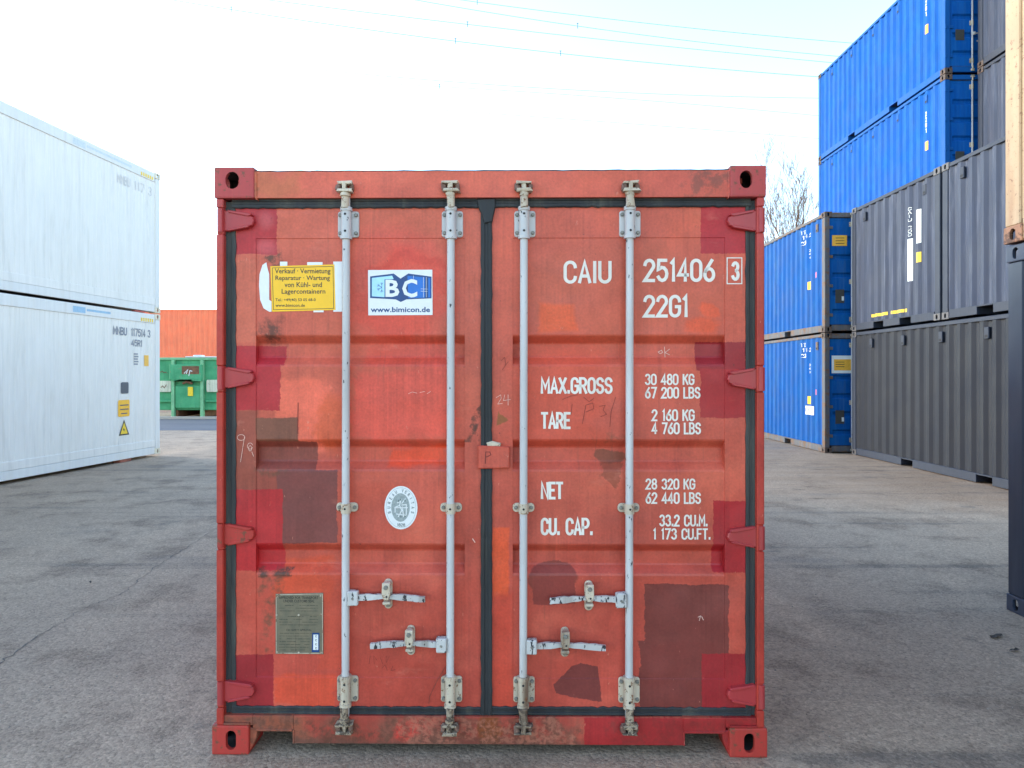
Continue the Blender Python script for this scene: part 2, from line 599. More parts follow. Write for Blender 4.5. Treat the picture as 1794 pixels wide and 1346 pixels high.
    fr2 = m.noise(m.scaled(o, (1, 1, .35)), 55, 3, .6)
    c = m.mix(m.mr(fr2, .72, .75, 0, .5), c, C(222, 150, 130))
    chipn = m.noise(o, 11, 7, .8)
    c = m.mix(m.mr(chipn, .715, .73, 0, .9), c, (0.075, 0.035, 0.025, 1))
    b = m.bump(m.noise(o, 3.0, 2), .55, .035)
    b = m.bump(m.noise(o, 14, 3), .18, .006, b)
    b = m.bump(m.noise(o, 60, 3), .12, .003, b)
    return m.out(c, b, m.mr(big, .3, .7, rough - .1, rough + .1))


CRIM, CRIM2 = C(176, 44, 56), C(150, 38, 48)
MAR, BRN, SAL, ORG, ORG2 = C(126, 70, 70), C(138, 72, 62), C(222, 90, 78), C(222, 92, 56), C(200, 78, 56)
STAIN, SOOT = C(112, 74, 60), C(88, 58, 50)

left_layers = [
    dict(k='r', b=(412, 455, 447, 600), c=C(204, 112, 92), e=.004, a=.7),
    dict(k='e', b=(600, 395, 800, 620), c=C(208, 96, 82), e=.05, amp=.03),
    dict(k='e', b=(632, 440, 782, 590), c=C(212, 82, 68), e=.035, amp=.05, a=.75),
    dict(k='r', b=(640, 455, 780, 470), c=C(196, 70, 60), e=.012, amp=.05, a=.6),
    dict(k='r', b=(618, 642, 788, 770), c=SAL, e=.03, amp=.05, a=.8),
    dict(k='r', b=(640, 600, 780, 640), c=C(212, 84, 70), e=.03, amp=.02, a=.8),
    dict(k='e', b=(480, 655, 585, 790), c=C(226, 112, 92), e=.02, amp=.04),
    dict(k='e', b=(555, 690, 612, 790), c=C(208, 96, 62), e=.025, amp=.03, a=.8),
    dict(k='r', b=(680, 782, 780, 816), c=C(220, 84, 56), e=.012, amp=.02),
    dict(k='r', b=(405, 716, 452, 860), c=C(150, 78, 66), e=.012, amp=.012),
    dict(k='r', b=(447, 732, 521, 776), c=C(128, 82, 68), e=.003, amp=.004),
    dict(k='r', b=(447, 774, 552, 830), c=C(140, 72, 64), e=.002, amp=.004),
    dict(k='r', b=(447, 820, 500, 960), c=C(152, 76, 66), e=.015, amp=.02),
    dict(k='r', b=(484, 824, 590, 952), c=MAR, e=.0012, amp=.006),
    dict(k='r', b=(478, 985, 580, 1052), c=C(206, 84, 56), e=.015, amp=.02, a=.85),
    dict(k='r', b=(560, 1000, 600, 1180), c=C(196, 80, 60), e=.015, amp=.02, a=.6),
    dict(k='r', b=(480, 1188, 585, 1236), c=ORG2, e=.012, amp=.02),
    dict(k='r', b=(412, 362, 484, 445), c=CRIM, amp=.004),
    dict(k='e', b=(452, 370, 476, 400), c=C(196, 92, 100), e=.02, a=.7),
    dict(k='e', b=(450, 420, 482, 446), c=C(200, 90, 100), e=.02, a=.8),
    dict(k='r', b=(404, 606, 496, 640), c=CRIM, amp=.004),
    dict(k='r', b=(404, 638, 490, 718), c=CRIM, amp=.006),
    dict(k='r', b=(404, 858, 494, 1002), c=C(180, 42, 50), amp=.004),
    dict(k='r', b=(404, 1148, 478, 1245), c=CRIM2, amp=.003),
    dict(k='r', b=(458, 1005, 488, 1145), c=STAIN, e=.02, amp=.03, blotch=9),
    dict(k='r', b=(450, 998, 512, 1012), c=SOOT, e=.006, amp=.02, blotch=14),
    dict(k='e', b=(455, 565, 502, 602), c=SOOT, e=.02, amp=.04, blotch=12, a=.9),
    dict(k='r', b=(466, 440, 490, 470), c=STAIN, e=.006, amp=.03, blotch=26),
    dict(k='p', b=[(845, 702), (820, 745), (836, 768)], c=C(100, 60, 50), e=.003, amp=.01, blotch=30, a=.9),
    dict(k='p', b=[(836, 738), (812, 775), (838, 772)], c=C(100, 60, 50), e=.003, amp=.01, blotch=30, a=.9),
    dict(k='r', b=(447, 818, 500, 832), c=STAIN, e=.01, amp=.02, blotch=20, a=.8),
]
right_layers = [
    dict(k='e', b=(900, 420, 1270, 600), c=C(198, 98, 78), e=.05, amp=.03),
    dict(k='p', b=[(944, 503), (996, 503), (1003, 536), (1042, 540), (1040, 580), (944, 586)], c=C(224, 98, 56), e=.012, amp=.008, a=.95),
    dict(k='e', b=(1200, 560, 1262, 590), c=ORG, e=.012, amp=.02, a=.8),
    dict(k='e', b=(1228, 532, 1256, 560), c=ORG, e=.01, amp=.02, a=.85),
    dict(k='r', b=(898, 600, 1060, 780), c=C(200, 84, 64), e=.06, amp=.03, a=.7),
    dict(k='r', b=(862, 925, 891, 1052), c=ORG, e=.006, amp=.006),
    dict(k='r', b=(862, 1040, 897, 1250), c=C(196, 76, 60), e=.02, amp=.006),
    dict(k='e', b=(925, 985, 1012, 1045), c=C(140, 66, 60), e=.003, amp=.008),
    dict(k='r', b=(934, 1010, 1008, 1060), c=C(140, 62, 58), e=.003, amp=.008),
    dict(k='r', b=(1128, 1022, 1276, 1200), c=C(122, 60, 58), amp=.010, fine=.004),
    dict(k='r', b=(1119, 1122, 1250, 1242), c=C(122, 58, 56), amp=.012, fine=.004),
    dict(k='p', b=[(1044, 1154), (1046, 1168), (1066, 1172), (1070, 1230), (974, 1216), (970, 1200), (1000, 1168)], c=C(118, 56, 56), amp=.006, fine=.004),
    dict(k='r', b=(1226, 358, 1304, 445), c=CRIM, amp=.003),
    dict(k='r', b=(1219, 600, 1304, 650), c=CRIM2, amp=.003),
    dict(k='r', b=(1226, 646, 1304, 732), c=C(166, 40, 48), amp=.007),
    dict(k='r', b=(1248, 876, 1308, 1002), c=C(166, 36, 46), amp=.006),
    dict(k='r', b=(1228, 1143, 1312, 1256), c=C(156, 36, 46), amp=.004),
    dict(k='e', b=(1042, 756, 1100, 778), c=C(140, 82, 62), e=.004, amp=.03, blotch=8, a=.8),
    dict(k='e', b=(1038, 788, 1092, 812), c=C(124, 74, 58), e=.003, amp=.025, a=.85),
    dict(k='p', b=[(1054, 808), (1088, 812), (1084, 842), (1072, 854), (1052, 834)], c=C(146, 80, 62), e=.003, amp=.02, a=.8),
    dict(k='p', b=[(873, 722), (890, 738), (868, 747)], c=C(146, 92, 52), e=.003, amp=.008),
]
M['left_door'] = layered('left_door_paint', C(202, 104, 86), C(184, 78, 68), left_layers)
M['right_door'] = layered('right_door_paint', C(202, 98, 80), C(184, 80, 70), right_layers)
head_layers = [
    dict(k='r', b=(430, 296, 530, 348), c=C(190, 112, 78), e=.05, amp=.05, a=.8),
    dict(k='r', b=(530, 296, 1000, 348), c=C(216, 112, 92), e=.06, amp=.05, a=.6),
    dict(k='r', b=(1140, 296, 1290, 348), c=C(196, 94, 80), e=.05, amp=.05, a=.8),
    dict(k='r', b=(1195, 296, 1290, 348), c=C(110, 74, 66), e=.03, amp=.04, blotch=18, a=.7),
    dict(k='r', b=(430, 296, 450, 348), c=C(120, 84, 62), e=.02, amp=.03, a=.8),
]
M['header'] = layered('header_paint', C(206, 100, 84), C(206, 100, 84), head_layers)
sill_layers = [
    dict(k='r', b=(380, 1250, 540, 1310), c=C(140, 84, 66), e=.05, amp=.05, a=.9),
    dict(k='r', b=(385, 1250, 1010, 1310), c=C(124, 84, 74), e=.03, amp=.04, blotch=12, a=.85),
    dict(k='r', b=(838, 1250, 876, 1310), c=C(134, 74, 40), e=.012, amp=.02),
    dict(k='r', b=(500, 1288, 1020, 1310), c=C(104, 72, 66), e=.02, amp=.02, a=.7),
    dict(k='e', b=(690, 1258, 740, 1290), c=C(190, 66, 60), e=.01, amp=.03),
    dict(k='r', b=(388, 1252, 1010, 1306), c=C(96, 66, 56), e=.01, amp=.06, blotch=34, a=.7),
    dict(k='r', b=(700, 1256, 1000, 1306), c=C(176, 118, 104), e=.01, amp=.06, blotch=46, a=.6),
    dict(k='r', b=(1022, 1250, 1345, 1310), c=C(164, 42, 48), amp=.004),
    dict(k='r', b=(1060, 1252, 1345, 1306), c=C(120, 46, 46), e=.01, amp=.06, blotch=30, a=.5),
    dict(k='r', b=(1180, 1270, 1345, 1330), c=C(150, 52, 56), e=.02, amp=.02, a=.4),
]
M['sill'] = layered('sill_paint', C(166, 74, 66), C(166, 74, 66), sill_layers)
post_layers = [
    dict(k='r', b=(340, 540, 1400, 1330), c=C(172, 60, 52), e=.1, amp=.02),
    dict(k='r', b=(340, 280, 1400, 440), c=C(182, 74, 76), e=.05, amp=.02),
]
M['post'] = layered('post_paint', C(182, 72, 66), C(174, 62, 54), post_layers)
M['red_shell'] = paint('red_shell_paint', C(176, 72, 62), var=.1, streak=.15, rust=.15, rough=.55)


# ------------------------------------------------------------------ corner casting (shared mesh, real holes)
def casting_mesh(fw=.050, fh=.080, fx=0.0, fz=0.0):
    def cube(x0, x1, y0, y1, z0, z1, bev=0):
        bm = bmesh.new()
        bmesh.ops.create_cube(bm, size=1)
        for v in bm.verts:
            v.co = Vector((x0 if v.co.x < 0 else x1, y0 if v.co.y < 0 else y1, z0 if v.co.z < 0 else z1))
        if bev: bmesh.ops.bevel(bm, geom=bm.edges[:], offset=bev, segments=2, affect='EDGES', profile=.6)
        me = bpy.data.meshes.new('tmp'); bm.to_mesh(me); bm.free()
        ob = bpy.data.objects.new('tmp', me); col.objects.link(ob); return ob

    def slot(w, h, axis, ln, at=(0, 0, 0)):
        mb = MB()
        poly = rrect(-w / 2, w / 2, -h / 2, h / 2, min(w, h) / 2 - .0005, 6)
        mb.prism(poly, -ln / 2, ln / 2)
        me = mb.mesh('tmp', [])
        ob = bpy.data.objects.new('tmp', me); col.objects.link(ob)
        ob.location = at
        if axis == 'x': ob.rotation_euler = (0, 0, math.pi / 2)
        if axis == 'z': ob.rotation_euler = (math.pi / 2, 0, 0)
        return ob
    W_, D_, H_ = .162, .178, .118
    body = cube(-W_ / 2, W_ / 2, -D_ / 2, D_ / 2, -H_ / 2, H_ / 2, .007)
    cut = [cube(-W_ / 2 + .02, W_ / 2 - .02, -D_ / 2 + .02, D_ / 2 - .02, -H_ / 2 + .02, H_ / 2 - .02), slot(fw, fh, 'y', .14, (fx, -.09, fz)), slot(.050, .080, 'y', .14, (0, .09, 0)), slot(.056, .080, 'x', .4)]
    for i, c in enumerate(cut):
        md = body.modifiers.new('b%d' % i, 'BOOLEAN'); md.object = c; md.operation = 'DIFFERENCE'; md.solver = 'EXACT'
    bpy.context.view_layer.update()
    dg = bpy.context.evaluated_depsgraph_get()
    me = bpy.data.meshes.new_from_object(body.evaluated_get(dg))
    me.name = 'corner_casting'
    for o in cut + [body]: bpy.data.objects.remove(o)
    me.materials.clear(); me.materials.append(M['red_casting']); me.materials.append(M['dark_inside'])
    for p in me.polygons:
        c = p.center
        if abs(c.x) < W_ / 2 - .012 and abs(c.y) < D_ / 2 - .012 and abs(c.z) < H_ / 2 - .012: p.material_index = 1
    return me


CAST = casting_mesh()
CAST_UL = casting_mesh(.055, .064, -.007, .008)
CAST_UR = casting_mesh(.056, .066, -.010, .006)
CAST_LOW = casting_mesh(.045, .078, .003, 0)


def casting(parent, x, y, z, mat, sc=None, label=None, me=None):
    o = bpy.data.objects.new('corner_casting', me or CAST)
    col.objects.link(o)
    o.parent = parent
    o.location = (x, y, z)
    if sc: o.scale = sc
    o.material_slots[0].link = 'OBJECT'
    o.material_slots[0].material = mat
    if label: o['label'] = label
    return o


# ------------------------------------------------------------------ shared container pieces
W = 2.438
MESH = {}


def shared(key, maker, name, mat, parent, loc=None, label=None):
    """a part that shares its mesh with alike parts; the material sits on the object"""
    if key not in MESH:
        MESH[key] = maker().mesh(name, [mat])
    o = bpy.data.objects.new(name, MESH[key])
    col.objects.link(o)
    o.parent = parent
    if loc: o.location = loc
    o.material_slots[0].link = 'OBJECT'
    o.material_slots[0].material = mat
    if label: o['label'] = label
    return o


def corrugation(a, b, pitch=.278, depth=.036, flat_=.074, slope=.065):
    """(position, inset) breakpoints from a to b"""
    n = max(1, round((b - a) / pitch))
    p = (b - a) / n
    k = p / .278
    pts = [(a, 0.0)]
    for i in range(n):
        s = a + i * p
        pts += [(s + flat_ * .5 * k, 0.0), (s + (flat_ * .5 + slope) * k, depth), (s + p - (flat_ * .5 + slope) * k, depth), (s + p - flat_ * .5 * k, 0.0)]
    pts.append((b, 0.0))
    return pts


def inset_at(prof, t):
    for (a, da), (b, db) in zip(prof, prof[1:]):
        if a <= t <= b and b > a: return da + (db - da) * (t - a) / (b - a)
    return 0.0


def sheet_mb(prof, z0, z1, x, sgn, flutes=False):
    """a corrugated side sheet: x is the outer plane, sgn = -1 for the left side"""
    mb = MB()
    for (a, da), (b, db) in zip(prof, prof[1:]):
        if b - a < 1e-6: continue
        q = [(x - sgn * da, a, z0), (x - sgn * da, a, z1), (x - sgn * db, b, z1), (x - sgn * db, b, z0)]
        mb.poly(q if sgn < 0 else q[::-1])
        qi = [(px - sgn * .004, py, pz) for px, py, pz in q]
        mb.poly(qi[::-1] if sgn < 0 else qi)
    return mb


def end_sheet_mb(prof, z0, z1, y):
    mb = MB()
    for (a, da), (b, db) in zip(prof, prof[1:]):
        if b - a < 1e-6: continue
        mb.poly([(a, y - da, z0), (a, y - da, z1), (b, y - db, z1), (b, y - db, z0)])
    return mb


def rail_mb(L, x, sgn, pockets, h=.155, off=.172):
    mb = MB()
    xs = (x, x - sgn * .05)
    cuts = [(off, None)]
    y = off
    for p0, p1 in pockets:
        mb.box(*xs, y, p0, .014, h, .004); y = p1
        mb.box(*xs, p0, p1, h - .022, h, .002)
        for yy in (p0 - .006, p1):                 # tunnel walls of the fork pocket
            mb.box(x - sgn * .052, x - sgn * 1.2, yy, yy + .006, .02, h - .024)
    mb.box(*xs, y, L - off, .014, h, .004)
    return mb


def leaf_mb(x0, x1, z0, z1, xr0, xr1, bands, y, dep=.036, steps=None):
    """one door leaf: stiles, skin pressed in along horizontal bands; bands = [(ztop, zbottom)]"""
    mb = MB()
    pr = [(z1, -.003)]
    if steps: pr += [(steps[0] + .002, -.003), (steps[0], 0)]
    else: pr += [(z1 - .06, -.003), (z1 - .062, 0)]
    for za, zb in bands:
        pr += [(za + .004, 0), (za - .003, .003), (za - .031, dep - .003), (za - .038, dep), (zb + .044, dep), (zb + .036, dep - .003), (zb + .006, .003), (zb - .004, 0)]
    if steps: pr += [(steps[1], 0), (steps[1] - .003, -.003)]
    pr.append((z0, -.003))
    for (za, da), (zb, db) in zip(pr, pr[1:]):
        mb.poly([(xr0, y + db, zb), (xr1, y + db, zb), (xr1, y + da, za), (xr0, y + da, za)])
        for xx, fl in ((xr0, 1), (xr1, 0)):
            if max(da, db) > -.002:
                q = [(xx, y - .003, za), (xx, y + da, za), (xx, y + db, zb), (xx, y - .003, zb)]
                mb.poly(q if fl else q[::-1])
    yb = y + .05
    for a, b in ((x0, xr0), (xr1, x1)):
        mb.poly([(a, y - .003, z0), (b, y - .003, z0), (b, y - .003, z1), (a, y - .003, z1)])
    mb.poly([(x0, yb, z0), (x0, y - .003, z0), (x0, y - .003, z1), (x0, yb, z1)])
    mb.poly([(x1, y - .003, z0), (x1, yb, z0), (x1, yb, z1), (x1, y - .003, z1)])
    mb.poly([(x0, y - .003, z1), (x1, y - .003, z1), (x1, yb, z1), (x0, yb, z1)])
    mb.poly([(x0, yb, z0), (x1, yb, z0), (x1, y - .003, z0), (x0, y - .003, z0)])
    mb.poly([(x1, yb, z0), (x0, yb, z0), (x0, yb, z1), (x1, yb, z1)])
    return mb


def bracket_mb(x, z, w, h, y, r=.0225, hw=None):
    """bearing plate with sleeve and four bolts; y = door skin"""
    mb = MB()
    mb.prism(rrect(x - w / 2 + .004, x + w / 2 + .004, z - h / 2, z + h / 2, .012, 4), y - .010, y, .003)
    mb.tube([(x, y - .03, z - h / 2 - .006), (x, y - .03, z + h / 2 + .006)], r, 14)
    mb.tube([(x, y - .03, z - h / 2 - .012), (x, y - .03, z - h / 2 + .004)], r + .004, 14)
    mb.tube([(x, y - .03, z + h / 2 - .004), (x, y - .03, z + h / 2 + .012)], r + .004, 14)
    mb.cur = 1
    for sx in (-1, 1):
        for sz in (-1, 1):
            mb.disc(x + .004 + sx * (w / 2 - .012), y - .010, z + sz * (h / 2 - .018), .0085, 8, .009)
    mb.cur = 2
    for sz in (-1, 1): mb.disc(x, y - .03 - r - .0006, z + sz * h * .32, .0055, 8)
    return mb


def cam_mb(x, z, y, up=1, rnd=0.0):
    """locking cam on the rod end with its keeper"""
    mb = MB()
    s = up
    mb.tube([(x, y - .022, z - s * .075), (x, y - .022, z - s * .01)], [.0165, .0165], 12)
    mb.tube([(x, y - .022, z - s * .026), (x, y - .022, z - s * .014)], .021, 12)
    mb.box(x - .010, x + .010, y - .040, y - .002, z - s * .012, z + s * .032, .003)
    mb.prism([(x - .034, z - s * .008), (x + .036 + rnd, z - s * .010), (x + .030, z + s * .004), (x - .028, z + s * .004)], y - .042, y - .004, .002)
    mb.prism([(x - .030 - rnd, z + s * .026), (x + .030, z + s * .024), (x + .034, z + s * .036), (x - .034, z + s * .036)], y - .042, y - .004, .002)
    mb.cur = 1
    mb.box(x - .040, x - .018, y - .034, y, z - s * .004, z + s * .030, .006)
    mb.box(x + .018, x + .038, y - .030, y, z - s * .002, z + s * .028, .006)
    return mb


def handle_mb(x, z, sgn, ln, y, catch):
    """lever with hub, going to sgn from the rod at x; catch = distance of its retainer"""
    mb = MB()
    a = x + sgn * .014
    mb.box(a, a + sgn * .046, y - .058, y - .020, z - .032, z + .031, .004)
    n = 14
    for i in range(n):
        t0, t1 = i / n, (i + 1) / n
        def sec(t):
            u = x + sgn * (.058 + (ln - .058) * t)
            zz = z + .006 * math.sin(t * 3.2) - .004 * t
            hh = .0125 if t < .12 else (.0135 - .0055 * math.exp(-((t - .42) / .16) ** 2) if t < .9 else .012)
            dy = y - .036 - .010 * t + .006 * math.exp(-((t - .42) / .12) ** 2)
            return u, zz, hh, dy
        (u0, z0_, h0, d0), (u1, z1_, h1, d1) = sec(t0), sec(t1)
        w = .007
        p = [(u0, d0 - w, z0_ - h0), (u0, d0 - w, z0_ + h0), (u0, d0 + w, z0_ + h0), (u0, d0 + w, z0_ - h0),
             (u1, d1 - w, z1_ - h1), (u1, d1 - w, z1_ + h1), (u1, d1 + w, z1_ + h1), (u1, d1 + w, z1_ - h1)]
        mb.add(p, [(0, 4, 5, 1), (1, 5, 6, 2), (2, 6, 7, 3), (3, 7, 4, 0)] + ([(0, 1, 2, 3)] if i == 0 else []) + ([(7, 6, 5, 4)] if i == n - 1 else []))
    mb.cur = 1
    mb.disc(a + sgn * .023, y - .058, z, .006, 10, .003)
    return mb


def catch_mb(x, z, y):
    mb = MB()
    mb.prism(rrect(x - .018, x + .018, z - .066, z + .066, .0175, 6), y - .008, y, .0025)
    mb.box(x - .017, x + .017, y - .052, y - .008, z - .036, z - .024, .003)
    mb.prism([(x - .017, z + .062), (x + .017, z + .062), (x + .019, z + .012), (x + .010, z - .012), (x - .010, z - .012), (x - .019, z + .012)], y - .062, y - .050, .003)
    mb.box(x - .016, x + .016, y - .052, y - .008, z + .040, z + .060, .003)
    mb.cur = 1
    mb.disc(x, y - .062, z + .044, .010, 8, .007)
    mb.disc(x, y - .008, z - .048, .010, 8, .008)
    mb.cur = 2
    mb.disc(x + .003, y - .0626, z + .004, .005, 6)
    return mb


def conform_text(mb, prof, s, u0, u1, z0, z1, xo, sgn, **kw):
    """letters following the corrugation. sgn -1: left side, u runs towards -y"""
    for q in stroke_text(s, 0, abs(u1 - u0), z0, z1, **kw):
        for quad in q:
            pts = []
            for p in quad:
                yy = u0 - p.x if sgn < 0 else u0 + p.x
                pts.append((xo + sgn * .0025 - sgn * inset_at(prof, yy), yy, p.y))
            mb.poly(pts)


def vert_text(mb, prof, s, yc, w, z1, z0, xo, sgn):
    """letters stacked top down on one rib"""
    n = len(s); h = (z1 - z0) / n
    for i, ch in enumerate(s):
        if ch == ' ': continue
        zt = z1 - i * h
        conform_text(mb, prof, ch, yc + w / 2 if sgn < 0 else yc - w / 2, yc - w / 2 if sgn < 0 else yc + w / 2, zt - h * .82, zt, xo, sgn, tk=.17)


def conform_patch(mb, prof, ya, yb, z0, z1, xo, sgn, off=.002):
    ts = sorted({ya, yb} | {t for t, _ in prof if ya < t < yb})
    for a, b in zip(ts, ts[1:]):
        xa = xo + sgn * off - sgn * inset_at(prof, a); xb = xo + sgn * off - sgn * inset_at(prof, b)
        q = [(xa, a, z0), (xa, a, z1), (xb, b, z1), (xb, b, z0)]
        mb.poly(q if sgn < 0 else q[::-1])


def container(name, label, loc, rz, L, H, mats, group, doors=False, pockets=None, vents=None, cat='container', reefer=False, vent_sides=(-1,)):
    """mats: shell, frame, casting. Local frame: x across, y from the near end (0) to the far end (L), z up."""
    t = thing(name, label, cat, loc, rz, group)
    shell, frame, cst = mats
    hw = W / 2
    for sx in (-1, 1):
        for yy in (.089, L - .089):
            for zz in (.059, H - .059):
                casting(t, sx * (hw - .081), yy, zz, cst)
    for sx in (-1, 1):
        for yy in ((.006, .15), (L - .15, L - .006)):
            def pm(sx=sx, yy=yy):
                mb = MB(); mb.box(sx * (hw - .006), sx * (hw - .11), yy[0], yy[1], .1185, H - .1185, .008); return mb
            shared(('post', L, H, sx, yy[0] < 1), pm, 'corner_post', frame, t)
    pr = corrugation(.15, L - .15) if not reefer else corrugation(.15, L - .15, .10, .005, .05, .01)
    zb, zt = (.157, H - .085) if not reefer else (.30, H - .20)
    for sx in (-1, 1):
        shared(('side', L, H, sx, reefer), lambda sx=sx: sheet_mb(pr, zb, zt, sx * (hw - .022), sx), 'side_panel', shell, t)
        pk = tuple(pockets or ())
        shared(('rail', L, H, sx, pk), lambda sx=sx: rail_mb(L, sx * (hw - .010), sx, pk), 'bottom_rail', frame, t)

        def tr(sx=sx):
            mb = MB()
            if reefer:
                mb.box(sx * (hw - .012), sx * (hw - .07), .172, L - .172, H - .20, H - .012, .006)
            else:
                mb.box(sx * (hw - .012), sx * (hw - .07), .172, L - .172, H - .085, H - .018, .006)
            return mb
        shared(('toprail', L, H, sx, reefer), tr, 'top_rail', frame, t)
        if reefer:
            def kick(sx=sx):
                mb = MB(); mb.box(sx * (hw - .016), sx * (hw - .06), .152, L - .152, .158, .30, .006); return mb
            shared(('kick', L, H, sx), kick, 'kick_strip', shell, t)
    shared(('roof', L, H), lambda: (lambda mb: (mb.box(-hw + .07, hw - .07, .08, L - .08, H - .045, H - .022), mb)[1])(MB()), 'roof_panel', shell, t)
    shared(('floor', L), lambda: (lambda mb: (mb.box(-hw + .06, hw - .06, .10, L - .06, .135, .165), mb)[1])(MB()), 'floor', M['underside'], t)
    for yy, nm in ((L - .06, 'end'), (0.0, 'front')):
        for part, za, zc in (('header_beam', H - .118, H - .018), ('door_sill' if yy == 0 else 'end_sill', .03, .15)):
            def beams(yy=yy, za=za, zc=zc):
                mb = MB()
                y0, y1 = (.012, .07) if yy == 0 else (L - .07, L - .012)
                mb.box(-hw + .163, hw - .163, y0, y1, za, zc, .005)
                return mb
            shared(('beam', L, H, nm, part), beams, part, frame, t)
    prx = corrugation(-hw + .11, hw - .11)
    shared(('endwall', L, H), lambda: end_sheet_mb(prx, .15, H - .118, L - .03), 'end_wall', shell, t)
    if not doors:
        def ew():
            mb = end_sheet_mb(prx, .15, H - .118, 0)
            mb.v = [(x, .03 - y, z) for x, y, z in mb.v]; mb.f = [f[::-1] for f in mb.f]
            return mb
        shared(('frontwall', L, H), ew, 'front_wall', shell, t)
    else:
        zs0, zs1 = .16, H - .125
        hh = zs1 - zs0
        bands = [(zs1 - hh * f, zs1 - hh * f - .13) for f in (.17, .34, .51, .68, .85)]
        for sx in (-1, 1):
            x0, x1 = (-hw + .118, -.012) if sx < 0 else (.012, hw - .118)
            d = shared(('leaf', L, H, sx), lambda x0=x0, x1=x1: leaf_mb(x0, x1, zs0, zs1, x0 + .07, x1 - .07, bands, .05), 'door', shell, t)

            def gk(sx=sx):
                mb = MB()
                mb.box(sx * (hw - .111), sx * (hw - .118), .04, .08, zs0, zs1)
                mb.box(sx * .014, sx * (hw - .12), .035, .045, zs1 - .006, zs1 + .006, .002)
                mb.box(sx * .014, sx * (hw - .12), .035, .045, zs0 - .008, zs0 + .006, .002)
                mb.box(sx * .0115, sx * .002, .04, .08, zs0, zs1)
                return mb
            shared(('gasket', L, H, sx), gk, 'door_gasket', M['rubber'], d)
            for k in range(4):
                zc = zs0 + hh * (.09 + k * .273)

                def hm(sx=sx, zc=zc):
                    mb = MB()
                    mb.box(sx * (hw - .002), sx * (hw - .05), -.004, .03, zc - .05, zc + .05, .006)
                    mb.box(sx * (hw - .05), sx * (hw - .19), .02, .046, zc - .032, zc + .032, .006)
                    return mb
                shared(('hinge', H, sx, k), hm, 'hinge', frame, t)
            for j, ox in enumerate((.165, .625)):
                x = sx * ox

                def rod(x=x):
                    mb = MB(); mb.tube([(x, .020, .09), (x, .020, H - .07)], .017, 10); return mb
                r = shared(('rod', H, x), rod, 'lock_rod', M['galv'], t)

                def br(x=x):
                    mb = MB()
                    for z in (zs0 + .12, H * .42, zs1 - .14):
                        mb.prism(rrect(x - .045, x + .045, z - .05, z + .05, .01, 3), .037, .047, .002)
                        mb.tube([(x, .02, z - .05), (x, .02, z + .05)], .023, 10)
                    return mb
                shared(('br', H, x), br, 'bearing_bracket', M['galv_dirty'], r)

                def cm(x=x):
                    mb = cam_mb(x, H - .065, .03, 1); mb2 = cam_mb(x, .085, .03, -1)
                    mb.add(mb2.v, mb2.f); mb.mi = [0] * len(mb.f); return mb
                shared(('cam', H, x), cm, 'locking_cam', M['galv_dirty'], r)
                zc = zs0 + hh * (.235 if j else .165) + (.28 if H > 2.7 else 0.15)
                sg = -sx if j else sx

                def hd(x=x, zc=zc, sg=sg):
                    mb = handle_mb(x, zc, sg, .37, .05, .2); mb2 = catch_mb(x + sg * .2, zc, .05)
                    mb.add(mb2.v, mb2.f); mb.mi = [0] * len(mb.f); return mb
                shared(('handle', H, x), hd, 'handle', M['galv'], r)
    if vents:
        for sx in vent_sides:
            for k, yv in enumerate(vents):
                def vm(sx=sx):
                    mb = MB()
                    xx = sx * (hw - .024)
                    mb.box(xx + sx * .012, xx - sx * .02, -.05, .05, -.09, .09, .006)
                    mb.cur = 0
                    return mb
                v = shared(('vent', sx), vm, 'ventilator', frame, t, (0, yv, H - .27))

                def vh(sx=sx):
                    mb = MB(); xx = sx * (hw - .024) + sx * .0125
                    mb.box(xx, xx - sx * .004, -.034, .034, -.072, -.03)
                    return mb
                shared(('venthole', sx), vh, 'vent_opening', M['hole'], v)
    return t, pr


